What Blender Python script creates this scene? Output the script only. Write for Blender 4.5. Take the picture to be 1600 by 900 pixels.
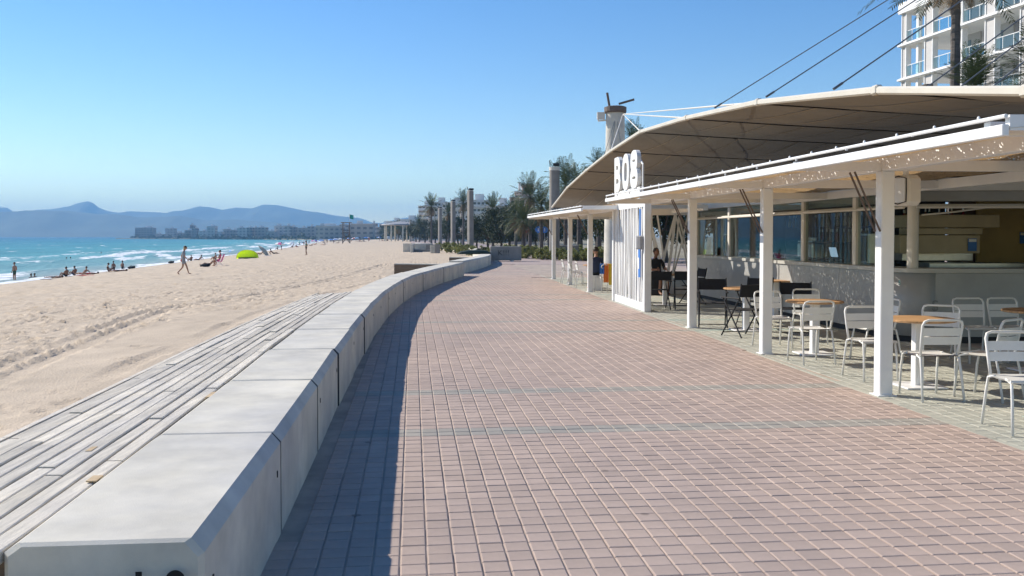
import bpy, bmesh, math, random
import numpy as np
from mathutils import Vector, Matrix
random.seed(7); np.random.seed(7)
R = math.radians
for o in list(bpy.data.objects): bpy.data.objects.remove(o)
SC = bpy.context.scene
C = SC.collection
# ---------------------------------------------------------------- camera
FPX, EYE = 1450.0, 1.65
TH = math.atan(40/FPX)
cam = bpy.data.cameras.new('camera'); co = bpy.data.objects.new('camera', cam); C.objects.link(co)
cam.sensor_width = 36; cam.lens = FPX/1600*36; cam.shift_y = -41/1600
cam.clip_start = .05; cam.clip_end = 40000
co.location = (0, 0, EYE); co.rotation_euler = (R(90)-TH, 0, 0)
SC.camera = co
# ---------------------------------------------------------------- sky, sun, exposure
EL, AZ = R(34), R(-60)                       # to-sun: left and a little ahead of the camera
w = bpy.data.worlds.new('World'); SC.world = w; w.use_nodes = True
nt = w.node_tree; nt.nodes.clear()
sky = nt.nodes.new('ShaderNodeTexSky'); sky.sky_type = 'NISHITA'; sky.sun_disc = False
sky.sun_elevation = EL; sky.sun_rotation = AZ; sky.altitude = 0
sky.air_density = 1.0; sky.dust_density = .0; sky.ozone_density = 2.0
bg = nt.nodes.new('ShaderNodeBackground'); bg.inputs[1].default_value = .115
wo = nt.nodes.new('ShaderNodeOutputWorld')
hs_ = nt.nodes.new('ShaderNodeHueSaturation'); hs_.inputs['Saturation'].default_value = 1.33; hs_.inputs['Hue'].default_value = .508
nt.links.new(sky.outputs[0], hs_.inputs['Color']); nt.links.new(hs_.outputs[0], bg.inputs[0]); nt.links.new(bg.outputs[0], wo.inputs[0])
sl = bpy.data.lights.new('sun', 'SUN'); sl.energy = 5.0; sl.angle = R(.53); sl.color = (1, .93, .82)
so = bpy.data.objects.new('sun', sl); C.objects.link(so)
TOSUN = Vector((math.sin(AZ)*math.cos(EL), math.cos(AZ)*math.cos(EL), math.sin(EL)))
so.rotation_euler = TOSUN.to_track_quat('Z', 'Y').to_euler(); so.location = (-40, 20, 40)
SC.view_settings.view_transform = 'Standard'; SC.view_settings.look = 'None'
SC.view_settings.gamma = 1; SC.view_settings.use_curve_mapping = False
SC.view_settings.exposure = .40
# ---------------------------------------------------------------- helpers
def ray(px, py):
    xc, yc = (px-800)/FPX, -(py-409)/FPX
    return Vector((xc, math.cos(TH)+math.sin(TH)*yc, -math.sin(TH)+math.cos(TH)*yc))
def G(px, py, z=0.):
    d = ray(px, py); t = (z-EYE)/d.z
    return Vector((d.x*t, d.y*t, z))
def AT(px, py, Y):
    d = ray(px, py); t = Y/d.y
    return Vector((d.x*t, Y, EYE+d.z*t))
def tag(o, label=None, cat=None, group=None, kind=None):
    if label: o['label'] = label
    if cat: o['category'] = cat
    if group: o['group'] = group
    if kind: o['kind'] = kind
    return o
def thing(name, label, cat, loc=(0, 0, 0), rz=0, group=None):
    o = bpy.data.objects.new(name, None); C.objects.link(o); o.empty_display_size = .2
    o.location = loc; o.rotation_euler = (0, 0, rz)
    return tag(o, label, cat, group)
def link(name, me, parent=None, loc=None, rz=0):
    o = bpy.data.objects.new(name, me); C.objects.link(o)
    if parent: o.parent = parent
    if loc is not None: o.location = loc
    if rz: o.rotation_euler = (0, 0, rz)
    return o
def copy_tree(o, parent=None):
    c = o.copy(); C.objects.link(c)
    if parent: c.parent = parent
    for ch in o.children: copy_tree(ch, c)
    return c
class MB:
    def __init__(s): s.v = []; s.f = []; s.mi = []; s.m = 0
    def add(s, vs, fs):
        b = len(s.v); s.v += [tuple(v) for v in vs]
        s.f += [tuple(b+i for i in f) for f in fs]; s.mi += [s.m]*len(fs); return s
    def box(s, c, d, rz=0, rot=None, bev=0):
        hx, hy, hz = d[0]/2, d[1]/2, d[2]/2
        M = rot if rot is not None else Matrix.Rotation(rz, 3, 'Z')
        c = Vector(c)
        if bev <= 0:
            vs = [c+M@Vector((x*hx, y*hy, z*hz)) for z in (-1, 1) for y in (-1, 1) for x in (-1, 1)]
            return s.add(vs, [(0, 2, 3, 1), (4, 5, 7, 6), (0, 1, 5, 4), (2, 6, 7, 3), (0, 4, 6, 2), (1, 3, 7, 5)])
        b = min(bev, hx*.9, hy*.9, hz*.9); vs = []; idx = {}
        for x in (-1, 1):
            for y in (-1, 1):
                for z in (-1, 1):
                    for ax in range(3):
                        p = [x*(hx-b), y*(hy-b), z*(hz-b)]; p[ax] = (x*hx, y*hy, z*hz)[ax]
                        idx[x, y, z, ax] = len(vs); vs.append(c+M@Vector(p))
        fs = []
        for ax in range(3):
            a1, a2 = [(1, 2), (2, 0), (0, 1)][ax]
            for sg in (-1, 1):
                q = []
                for u, v2 in ((-1, -1), (1, -1), (1, 1), (-1, 1)):
                    k = [0, 0, 0]; k[ax] = sg; k[a1] = u; k[a2] = v2; q.append(idx[(*k, ax)])
                fs.append(q if sg > 0 else q[::-1])
        for ax in range(3):
            a1, a2 = [(1, 2), (2, 0), (0, 1)][ax]
            for u in (-1, 1):
                for v2 in (-1, 1):
                    def K(t): k = [0, 0, 0]; k[ax] = t; k[a1] = u; k[a2] = v2; return tuple(k)
                    q = [idx[(*K(-1), a1)], idx[(*K(1), a1)], idx[(*K(1), a2)], idx[(*K(-1), a2)]]
                    fs.append(q if u*v2 < 0 else q[::-1])
        for x in (-1, 1):
            for y in (-1, 1):
                for z in (-1, 1):
                    q = [idx[x, y, z, 0], idx[x, y, z, 1], idx[x, y, z, 2]]
                    fs.append(q if x*y*z > 0 else q[::-1])
        return s.add(vs, fs)
    def bar(s, a, b, w, h, bev=0):           # box between two points
        a, b = Vector(a), Vector(b); d = b-a; L = d.length; y = d.normalized()
        up = Vector((0, 0, 1)) if abs(y.z) < .95 else Vector((1, 0, 0))
        x = y.cross(up).normalized(); z = x.cross(y)
        return s.box((a+b)/2, (w, L, h), rot=Matrix((x, y, z)).transposed(), bev=bev)
    def tube(s, pts, r, n=8, cap=True):
        pts = [Vector(p) for p in pts]; k = len(pts)
        rs = r if isinstance(r, (list, tuple)) else [r]*k
        vs = []; ref = None
        for i, p in enumerate(pts):
            t = (pts[min(i+1, k-1)]-pts[max(i-1, 0)]).normalized()
            if ref is None: ref = Vector((0, 0, 1)) if abs(t.z) < .9 else Vector((1, 0, 0))
            x = t.cross(ref).normalized(); y = x.cross(t); ref = y
            for j in range(n):
                a = 2*math.pi*j/n; vs.append(p+(x*math.cos(a)+y*math.sin(a))*rs[i])
        fs = [(i*n+j, i*n+(j+1) % n, (i+1)*n+(j+1) % n, (i+1)*n+j) for i in range(k-1) for j in range(n)]
        if cap: fs += [tuple(range(n))[::-1], tuple((k-1)*n+j for j in range(n))]
        return s.add(vs, fs)
    def lathe(s, prof, c=(0, 0, 0), n=16):
        c = Vector(c); k = len(prof)
        vs = [c+Vector((r*math.cos(2*math.pi*j/n), r*math.sin(2*math.pi*j/n), z)) for r, z in prof for j in range(n)]
        fs = [(i*n+j, i*n+(j+1) % n, (i+1)*n+(j+1) % n, (i+1)*n+j) for i in range(k-1) for j in range(n)]
        fs += [tuple(range(n))[::-1], tuple((k-1)*n+j for j in range(n))]
        return s.add(vs, fs)
    def ell(s, c, r, n=10, m=7, rot=None):
        c = Vector(c); vs = []
        for i in range(m+1):
            a = math.pi*i/m
            for j in range(n):
                b = 2*math.pi*j/n; p = Vector((r[0]*math.sin(a)*math.cos(b), r[1]*math.sin(a)*math.sin(b), r[2]*math.cos(a)))
                vs.append(c+(rot@p if rot else p))
        fs = [(i*n+j, (i+1)*n+j, (i+1)*n+(j+1) % n, i*n+(j+1) % n) for i in range(m) for j in range(n)]
        return s.add(vs, fs)
    def prism(s, poly, z0, z1):              # plan polygon (ccw) extruded in z
        n = len(poly); vs = [(x, y, z0) for x, y in poly]+[(x, y, z1) for x, y in poly]
        return s.add(vs, [tuple(range(n))[::-1], tuple(range(n, 2*n))]+[(i, (i+1) % n, n+(i+1) % n, n+i) for i in range(n)])
    def mesh(s, name, mats, smooth=False):
        me = bpy.data.meshes.new(name); me.from_pydata(s.v, [], s.f)
        for m in (mats if isinstance(mats, (list, tuple)) else [mats]): me.materials.append(m)
        if any(s.mi): me.polygons.foreach_set('material_index', s.mi)
        if smooth: me.polygons.foreach_set('use_smooth', [True]*len(s.f))
        me.update(); return me
    def build(s, name, mats, parent=None, smooth=False, loc=None, rz=0, origin=None):
        if origin is not None:
            o = Vector(origin); s.v = [tuple(Vector(v)-o) for v in s.v]
        return link(name, s.mesh(name, mats, smooth), parent, loc, rz)
def smooth_by_angle(o, ang=40):
    me = o.data; me.polygons.foreach_set('use_smooth', [True]*len(me.polygons))
    bm = bmesh.new(); bm.from_mesh(me)
    for e in bm.edges:
        if len(e.link_faces) == 2 and e.calc_face_angle(0) > R(ang): e.smooth = False
    bm.to_mesh(me); bm.free(); return o
# ---------------------------------------------------------------- materials
def lin(*c): return tuple(((x/255)/12.92 if x/255 <= .04045 else ((x/255+.055)/1.055)**2.4) for x in c)
def mat(name, col, rough=.7, var=.12, scale=3., bump=0., bscale=60., metal=0., stretch=None, col2=None, rnd=0., spec=.4, trans=0.):
    m = bpy.data.materials.new(name); m.use_nodes = True; n = m.node_tree; b = n.nodes['Principled BSDF']
    b.inputs['Roughness'].default_value = rough; b.inputs['Metallic'].default_value = metal
    b.inputs['Specular IOR Level'].default_value = spec
    tc = n.nodes.new('ShaderNodeTexCoord'); src = tc.outputs['Object']
    if stretch:
        mp = n.nodes.new('ShaderNodeMapping'); mp.inputs['Scale'].default_value = stretch
        n.links.new(src, mp.inputs[0]); src = mp.outputs[0]
    nz = n.nodes.new('ShaderNodeTexNoise'); nz.inputs['Scale'].default_value = scale; nz.inputs['Detail'].default_value = 6
    nz.inputs['Roughness'].default_value = .62
    n.links.new(src, nz.inputs['Vector'])
    mx = n.nodes.new('ShaderNodeMix'); mx.data_type = 'RGBA'
    c = Vector(col[:3]); c2 = Vector(col2[:3]) if col2 else c*(1+var)
    c1 = c if col2 else c*(1-var)
    mr = n.nodes.new('ShaderNodeMapRange'); mr.inputs[1].default_value = .3; mr.inputs[2].default_value = .7
    n.links.new(nz.outputs[0], mr.inputs[0]); n.links.new(mr.outputs[0], mx.inputs[0])
    mx.inputs[6].default_value = (*c1, 1); mx.inputs[7].default_value = (*c2, 1); out = mx.outputs[2]
    if rnd:
        oi = n.nodes.new('ShaderNodeObjectInfo'); hs = n.nodes.new('ShaderNodeHueSaturation')
        m2 = n.nodes.new('ShaderNodeMapRange'); m2.inputs[3].default_value = 1-rnd; m2.inputs[4].default_value = 1+rnd
        n.links.new(oi.outputs['Random'], m2.inputs[0]); n.links.new(m2.outputs[0], hs.inputs['Value'])
        n.links.new(out, hs.inputs['Color']); out = hs.outputs[0]
    n.links.new(out, b.inputs['Base Color'])
    if bump:
        nb = n.nodes.new('ShaderNodeTexNoise'); nb.inputs['Scale'].default_value = bscale; nb.inputs['Detail'].default_value = 4
        n.links.new(src, nb.inputs['Vector'])
        bp = n.nodes.new('ShaderNodeBump'); bp.inputs['Strength'].default_value = bump; bp.inputs['Distance'].default_value = .02
        n.links.new(nb.outputs[0], bp.inputs['Height']); n.links.new(bp.outputs[0], b.inputs['Normal'])
    if trans:
        tl = n.nodes.new('ShaderNodeBsdfTranslucent'); ms = n.nodes.new('ShaderNodeMixShader'); ms.inputs[0].default_value = trans
        n.links.new(out, tl.inputs[0]); n.links.new(b.outputs[0], ms.inputs[1]); n.links.new(tl.outputs[0], ms.inputs[2])
        n.links.new(ms.outputs[0], n.nodes['Material Output'].inputs[0])
    return m
def attr_mat(m, name='tint', amount=1.):     # multiply base colour by a per-piece attribute
    n = m.node_tree; b = n.nodes['Principled BSDF']; l = b.inputs['Base Color'].links[0]; s = l.from_socket
    a = n.nodes.new('ShaderNodeAttribute'); a.attribute_name = name
    mx = n.nodes.new('ShaderNodeMix'); mx.data_type = 'RGBA'; mx.blend_type = 'MULTIPLY'; mx.inputs[0].default_value = amount
    n.links.new(s, mx.inputs[6]); n.links.new(a.outputs['Color'], mx.inputs[7]); n.links.new(mx.outputs[2], b.inputs['Base Color'])
    return m
def glass(name, col=(.8, .9, .9), fac=.8, rough=.02):
    m = bpy.data.materials.new(name); m.use_nodes = True; n = m.node_tree; n.nodes.remove(n.nodes['Principled BSDF'])
    t = n.nodes.new('ShaderNodeBsdfTransparent'); t.inputs[0].default_value = (*col, 1)
    g = n.nodes.new('ShaderNodeBsdfGlossy'); g.inputs['Roughness'].default_value = rough
    lw = n.nodes.new('ShaderNodeLayerWeight'); pw = n.nodes.new('ShaderNodeMath'); pw.operation = 'POWER'; pw.inputs[1].default_value = 4; n.links.new(lw.outputs['Facing'], pw.inputs[0])
    ma = n.nodes.new('ShaderNodeMath'); ma.operation = 'MULTIPLY_ADD'; ma.inputs[1].default_value = .5; ma.inputs[2].default_value = .04; n.links.new(pw.outputs[0], ma.inputs[0])
    ms = n.nodes.new('ShaderNodeMixShader'); n.links.new(ma.outputs[0], ms.inputs[0])
    n.links.new(t.outputs[0], ms.inputs[1]); n.links.new(g.outputs[0], ms.inputs[2])
    n.links.new(ms.outputs[0], n.nodes['Material Output'].inputs[0]); return m
def add_stain(m, lo=.89, hi=1.08, scale=.55, spots=True, tint=(1., .985, .95)):   # worn, dusty patches fixed to the ground
    n = m.node_tree; b = n.nodes['Principled BSDF']; s = b.inputs['Base Color'].links[0].from_socket
    g = n.nodes.new('ShaderNodeNewGeometry'); z = n.nodes.new('ShaderNodeTexNoise'); z.inputs['Scale'].default_value = scale; z.inputs['Detail'].default_value = 7; z.inputs['Roughness'].default_value = .65
    n.links.new(g.outputs['Position'], z.inputs['Vector'])
    r = n.nodes.new('ShaderNodeMapRange'); r.inputs[1].default_value = .33; r.inputs[2].default_value = .67; r.inputs[3].default_value = 0; r.inputs[4].default_value = 1; n.links.new(z.outputs[0], r.inputs[0])
    c = n.nodes.new('ShaderNodeMix'); c.data_type = 'RGBA'; c.inputs[6].default_value = (lo, lo, lo*1.01, 1); c.inputs[7].default_value = (hi*tint[0], hi*tint[1], hi*tint[2], 1); n.links.new(r.outputs[0], c.inputs[0])
    k = n.nodes.new('ShaderNodeMix'); k.data_type = 'RGBA'; k.blend_type = 'MULTIPLY'; k.inputs[0].default_value = 1; n.links.new(s, k.inputs[6]); n.links.new(c.outputs[2], k.inputs[7]); o = k.outputs[2]
    if spots:
        v = n.nodes.new('ShaderNodeTexVoronoi'); v.inputs['Scale'].default_value = 1.7; n.links.new(g.outputs['Position'], v.inputs['Vector'])
        q = n.nodes.new('ShaderNodeMapRange'); q.inputs[1].default_value = .035; q.inputs[2].default_value = .055; q.inputs[3].default_value = .62; q.inputs[4].default_value = 1; n.links.new(v.outputs[0], q.inputs[0])
        e = n.nodes.new('ShaderNodeMix'); e.data_type = 'RGBA'; e.blend_type = 'MULTIPLY'; e.inputs[0].default_value = 1; n.links.new(o, e.inputs[6]); n.links.new(q.outputs[0], e.inputs[7]); o = e.outputs[2]
    n.links.new(o, b.inputs['Base Color']); return m
M = {}
M['conc'] = mat('concrete', (.60, .572, .515), .85, .16, 2.4, .12, 160)
M['conc_d'] = mat('concrete_dark', (.27, .25, .225), .9, .2, 1.2, .25, 60)
M['wood'] = mat('weathered_timber', (.62, .57, .49), .85, .22, 4., .35, 40, stretch=(9, .7, 9), rnd=.16)
M['woodbrown'] = mat('brown_timber', (.16, .115, .08), .8, .3, 4., .3, 40, stretch=(1, 1, 8), rnd=.2)
M['fresh'] = mat('broken_timber', (.52, .38, .22), .8, .2, 8)
M['paver'] = mat('red_paver', (.435, .338, .285), .88, .08, 5., .35, 180, rnd=.06)
M['paverj'] = attr_mat(mat('red_paver_joined', (.435, .338, .285), .88, .08, 5., .3, 180))
M['paverg'] = mat('grey_paver', (.27, .27, .26), .88, .13, 5., .3, 180, rnd=.08)
M['tpaver'] = mat('terrace_paver', (.42, .42, .36), .88, .12, 5., .3, 180, rnd=.08)
M['tpaverj'] = attr_mat(mat('terrace_paver_joined', (.42, .42, .36), .88, .12, 5., .3, 180))
M['joint'] = mat('joint_sand', (.41, .335, .275), .95, .25, 2.5, .4, 150)
M['farpave'] = mat('far_paving', (.38, .30, .27), .9, .1, 1.2)
M['white'] = mat('white_paint', (.80, .80, .79), .45, .04, 3)
M['whited'] = mat('white_metal_chair', (.74, .73, .69), .4, .05, 6)
M['cream'] = mat('cream_paint', (.66, .62, .55), .6, .06, 2)
M['blackm'] = mat('black_metal', (.012, .012, .013), .5, .1, 5)
M['blackf'] = mat('black_canvas', (.015, .015, .017), .85, .2, 30)
M['rust'] = mat('brown_steel', (.13, .095, .075), .6, .3, 12)
M['tabletop'] = mat('table_wood', (.46, .27, .13), .5, .35, 5., stretch=(1, 12, 1))
M['counter'] = mat('counter_grey', (.36, .36, .345), .35, .14, 1.3)
M['ledge'] = mat('counter_ledge', (.47, .46, .42), .45, .08, 3)
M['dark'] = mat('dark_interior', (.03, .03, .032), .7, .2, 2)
M['steel'] = mat('brushed_steel', (.5, .5, .5), .3, .1, 8, metal=.9)
M['yellow'] = mat('yellow_wall', (.52, .40, .17), .75, .1, 2)
M['tan'] = mat('tan_panel', (.5, .42, .28), .5, .15, 2)
M['brownw'] = mat('brown_wall', (.12, .08, .055), .8, .2, 2)
M['bluep'] = mat('blue_notice', (.05, .19, .55), .5, .1, 6)
M['membrane'] = mat('roof_fabric', (.27, .245, .20), .8, .1, 1.2, .12, 220, trans=.1)
M['seam'] = mat('roof_seam', (.52, .475, .39), .8, .05, 4)
M['edge'] = mat('roof_edge', (.58, .54, .46), .5, .06, 3)
M['cable'] = mat('steel_cable', (.22, .22, .22), .4, .1, 9, metal=.6)
M['bark'] = mat('palm_bark', (.12, .105, .095), .95, .35, 3., .8, 14, stretch=(1, 1, 5))
M['frond'] = mat('palm_frond', (.062, .085, .030), .6, .4, 1.5, trans=.18)
M['fronddry'] = mat('dry_frond', (.26, .17, .085), .8, .4, 2., trans=.15)
M['leafd'] = mat('dark_foliage', (.040, .055, .022), .7, .5, .9, trans=.15)
M['leafy'] = mat('shrub_foliage', (.19, .20, .06), .7, .45, .9, trans=.3)
M['trunk'] = mat('tree_bark', (.07, .055, .04), .9, .3, 5)
M['skin'] = mat('skin', (.42, .225, .14), .55, .08, 6)
M['skin2'] = mat('tanned_skin', (.26, .125, .07), .55, .08, 6)
M['hair'] = mat('dark_hair', (.03, .02, .014), .6, .2, 20)
M['blond'] = mat('fair_hair', (.42, .29, .13), .6, .2, 20)
for k, c in dict(navy=(.02, .03, .07), red=(.5, .03, .03), green=(.03, .07, .04), pink=(.75, .12, .35), blue=(.06, .2, .55), lblue=(.25, .45, .75),
                 lime=(.52, .82, .04), beige=(.56, .48, .35), orange=(.75, .2, .03), ylw=(.75, .55, .05), black=(.015, .015, .015), wht=(.78, .78, .78), teal=(.0, .25, .2), grey=(.3, .3, .31), dgreen=(.012, .03, .026)).items():
    M[k] = mat('cloth_'+k, c, .75, .12, 12)
M['limet'] = mat('tent_nylon', (.78, .95, .03), .5, .06, 5, trans=.62)
M['win'] = mat('window_dark', (.045, .06, .07), .15, .2, 2, spec=.6)
M['glass'] = glass('clear_glass', (.78, .84, .83)); M['rail'] = glass('rail_glass', (.82, .93, .95))
for k_ in ('paver', 'paverj', 'paverg', 'tpaver', 'tpaverj', 'joint'): add_stain(M[k_])
add_stain(M['conc'], .84, 1.1, .9, False, (1., .97, .88)); add_stain(M['white'], .93, 1.03, 1.3, False); add_stain(M['wood'], .85, 1.12, 2.0, False, (1, .97, .9))
# ================================================================ SETTING
SEA = -2.1
WALL = [(3.3,-1.10),(5.16,-1.29),(7.1,-1.49),(9.06,-1.70),(11.0,-1.89),(13.07,-2.08),(15,-2.25),(17,-2.40),(19,-2.54),(21,-2.64),(23.2,-2.71),(25.5,-2.74),(28,-2.68),(30.5,-2.57),(33,-2.42),(35.7,-2.22),(38.6,-1.98)]
WALL2 = [(41,-2.12),(43.7,-1.9),(46.5,-1.65),(49.3,-1.42),(51.6,-1.28),(54,-1.22)]
WALL3 = [(54,-1.22),(58,-1.3),(63,-1.55),(69,-2.0),(77,-2.6),(85,-3.2),(94,-3.9),(104,-5.6),(113,-7.5),(123,-9.5),(135,-12.2),(150,-15)]
wy = [-60, 0]+[p[0] for p in WALL]+[p[0] for p in WALL2]+[p[0] for p in WALL3[1:]]+[200, 260, 400, 700, 1300]
wx = [3.0, -.8]+[p[1] for p in WALL]+[p[1] for p in WALL2]+[p[1] for p in WALL3[1:]]+[-21, -28, -44, -77, -143]
XB = lambda y: np.interp(y, wy, wx)-.35
XS = lambda y: np.interp(y, [-60, 0, 40, 70, 118, 175, 259, 495, 900, 1300], [-31, -34, -37, -39.5, -45.6, -54, -66, -106, -180, -260])
Z0 = lambda y: np.interp(y, [-60, 18, 36, 60, 1300], [.36, .36, .03, -.04, -.1])
def zsand(x, y):
    b, s_ = XB(y), XS(y); u = np.maximum((b-x)/(b-s_), 0)
    return Z0(y)*np.clip(1-u, -.3, 1)+SEA*(.32*u+.68*u**2.2)
def on_sand(px, py):
    d = ray(px, py); t0, t = 0, 2.
    while t < 1300:
        p = d*t
        if EYE+p.z <= float(zsand(p.x, p.y)): break
        t0 = t; t *= 1.01
    for _ in range(30):
        m = (t0+t)/2; p = d*m
        if EYE+p.z <= float(zsand(p.x, p.y)): t = m
        else: t0 = m
    p = d*t; return Vector((p.x, p.y, float(zsand(p.x, p.y))))
def vnoise(x, y, seed=0):                     # smooth value noise, numpy
    xi, yi = np.floor(x).astype(np.int64), np.floor(y).astype(np.int64); fx, fy = x-xi, y-yi
    def h(a, b):
        n = (a*374761393+b*668265263+seed*974711) & 0x7fffffff
        n = ((n ^ (n >> 13))*1274126177) & 0x7fffffff
        return ((n ^ (n >> 16)) & 0xffff)/65535.
    sx, sy = fx*fx*(3-2*fx), fy*fy*(3-2*fy)
    return (h(xi, yi)*(1-sx)+h(xi+1, yi)*sx)*(1-sy)+(h(xi, yi+1)*(1-sx)+h(xi+1, yi+1)*sx)*sy
def fbm(x, y, o=4, seed=0):
    a, t = 1., 0
    for i in range(o): t = t+a*(vnoise(x*2**i, y*2**i, seed+i)-.5); a *= .5
    return t
def grid_mesh(name, Xg, Yg, Zg, m, uv=None):
    ny, nx = Xg.shape; n = nx*ny
    me = bpy.data.meshes.new(name); me.vertices.add(n)
    me.vertices.foreach_set('co', np.stack([Xg, Yg, Zg], -1).reshape(-1).astype(np.float32))
    i = np.arange(n).reshape(ny, nx); q = np.stack([i[:-1, :-1], i[:-1, 1:], i[1:, 1:], i[1:, :-1]], -1).reshape(-1, 4)
    nf = len(q); me.loops.add(nf*4); me.polygons.add(nf)
    me.loops.foreach_set('vertex_index', q.reshape(-1).astype(np.int32))
    me.polygons.foreach_set('loop_start', np.arange(0, nf*4, 4, dtype=np.int32))
    me.polygons.foreach_set('loop_total', np.full(nf, 4, dtype=np.int32))
    me.polygons.foreach_set('use_smooth', np.ones(nf, dtype=bool))
    if uv is not None:
        l = me.uv_layers.new(name='uv'); U = np.stack(uv, -1).reshape(-1, 2)[q.reshape(-1)]
        l.data.foreach_set('uv', U.reshape(-1).astype(np.float32))
    me.materials.append(m); me.update(); me.validate(); return me
def quads_mesh(name, V, F, m, tint=None):     # V (n,3), F (k,4), optional per-vertex tint
    me = bpy.data.meshes.new(name); me.vertices.add(len(V)); me.vertices.foreach_set('co', V.reshape(-1).astype(np.float32))
    nf = len(F); me.loops.add(nf*4); me.polygons.add(nf)
    me.loops.foreach_set('vertex_index', F.reshape(-1).astype(np.int32))
    me.polygons.foreach_set('loop_start', np.arange(0, nf*4, 4, dtype=np.int32))
    me.polygons.foreach_set('loop_total', np.full(nf, 4, dtype=np.int32))
    me.polygons.foreach_set('use_smooth', np.zeros(nf, dtype=bool))
    if tint is not None:
        a = me.color_attributes.new('tint', 'FLOAT_COLOR', 'POINT')
        a.data.foreach_set('color', np.concatenate([tint, np.ones((len(V), 1))], 1).reshape(-1).astype(np.float32))
    for mm in (m if isinstance(m, list) else [m]): me.materials.append(mm)
    me.update(); me.validate(); return me
# ---- sand ------------------------------------------------------
ms = mat('beach_sand', (.53, .43, .32), .95, .14, 1.3, .6, 40)
n_ = ms.node_tree
yl = [2.0]
while yl[-1] < 1300: yl.append(yl[-1]+max(.055, .0052*yl[-1]))
yl = np.array(yl)
sl_ = [0.]
while sl_[-1] < 13: sl_.append(sl_[-1]+(.055 if 1. < sl_[-1] < 7 else .085))
t_ = sl_[-1]
while t_ < 46: t_ += .4; sl_.append(t_)
sl_ = np.array(sl_)
Yg, Sg = np.meshgrid(yl, sl_, indexing='ij')
Wd = XB(Yg)-XS(Yg)+6
fr = np.where(Sg < 13, Sg, 13+(Sg-13)/(46-13)*(np.maximum(Wd, 20)-13))
Xg = XB(Yg)-fr
H = np.zeros_like(Xg)
nearm = np.clip((60-Yg)/30, 0, 1)
H += .05*fbm(Xg*.5, Yg*.5, 3, 3)+0.018*fbm(Xg*2.2, Yg*2.2, 3, 9)*nearm
# tyre tracks
def track(H, xf, y0, y1, wd, depth, seed):
    xc = xf(Yg); a = np.abs(Xg-xc); m_ = (a < wd*.5)*(Yg > y0)*(Yg < y1)
    tread = .5+.5*np.sin((Yg+np.abs(Xg-xc)*1.2)*2*np.pi/.23)
    rim = np.exp(-((a-wd*.55)/.05)**2)*(Yg > y0)*(Yg < y1)
    return H*(1-.9*m_)-m_*(depth+.016*tread)+rim*.003
feet = []
ny_, nx_ = Xg.shape
smooth_zone = lambda x, y: abs(x-(-4.55-.02*(y-9))) < .62+.02*y and y < 17
for _ in range(34000):
    y = 3.2+60*random.random()**1.5; s = .9+ (random.random()**.8)*20
    x = float(XB(y))-s
    if y < 19 and s < 2.0 and random.random() < .8: continue
    if smooth_zone(x, y) and random.random() < .93: continue
    feet.append((x, y, random.uniform(.06, .14), random.uniform(.02, .046), random.uniform(0, 3.14)))
for x, y, r, dp, an in feet:
    i0, i1 = np.searchsorted(yl, y-2.2*r), np.searchsorted(yl, y+2.2*r)
    s = float(XB(y))-x
    j0, j1 = np.searchsorted(sl_, max(s-2.2*r, 0)), np.searchsorted(sl_, s+2.2*r)
    if i1 <= i0 or j1 <= j0 or s > 12.5: continue
    xx, yy = Xg[i0:i1, j0:j1]-x, Yg[i0:i1, j0:j1]-y
    ca, sa = math.cos(an), math.sin(an)
    a, b = (xx*ca+yy*sa)/r, (-xx*sa+yy*ca)/(r*.62)
    q = np.sqrt(a*a+b*b)
    H[i0:i1, j0:j1] += -dp*np.exp(-(q**2)*1.4)+dp*.55*np.exp(-((q-1.35)/.35)**2)
H = track(H, lambda y: np.interp(y, [0, 9, 17.2, 26, 60], [-4.2, -4.96, -6.5, -6.6, -8.0]), 2, 60, .30, .02, 1)
H = track(H, lambda y: np.interp(y, [0, 9, 17.2, 26, 60], [-4.55, -5.31, -6.85, -6.95, -8.3]), 2, 60, .24, .015, 4)
H = track(H, lambda y: np.interp(y, [0, 9, 16, 26, 60], [-3.75, -3.95, -4.42, -4.6, -6.0]), 5, 60, .26, .008, 2)
farm = np.clip((Sg-12)/3, 0, 1)*np.clip((Yg-4)/10, 0, 1)+(Yg > 50)*.4
H += np.minimum(farm, 1)*(np.random.rand(*H.shape)-.5)*np.clip(.17-.0006*Yg, .04, .17)
wet = np.clip((Xg-XS(Yg))/3.0, 0, 1); H *= wet
Zg = zsand(Xg, Yg)+H
Zg[:, 0] -= .3
gme = grid_mesh('beach_sand', Xg, Yg, Zg, ms)
wa_ = gme.color_attributes.new('tint', 'FLOAT_COLOR', 'POINT'); wv = np.clip((Xg-XS(Yg)-.4-1.2*fbm(Xg*.0+3, Yg*.08, 2, 8))/3.2, 0, 1); wv = .52+.48*wv*wv*(3-2*wv)
wa_.data.foreach_set('color', np.stack([wv, wv*.99, wv*.97, np.ones_like(wv)], -1).reshape(-1).astype(np.float32)); attr_mat(ms)
sand = link('beach_sand', gme); tag(sand, kind='structure')
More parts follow.
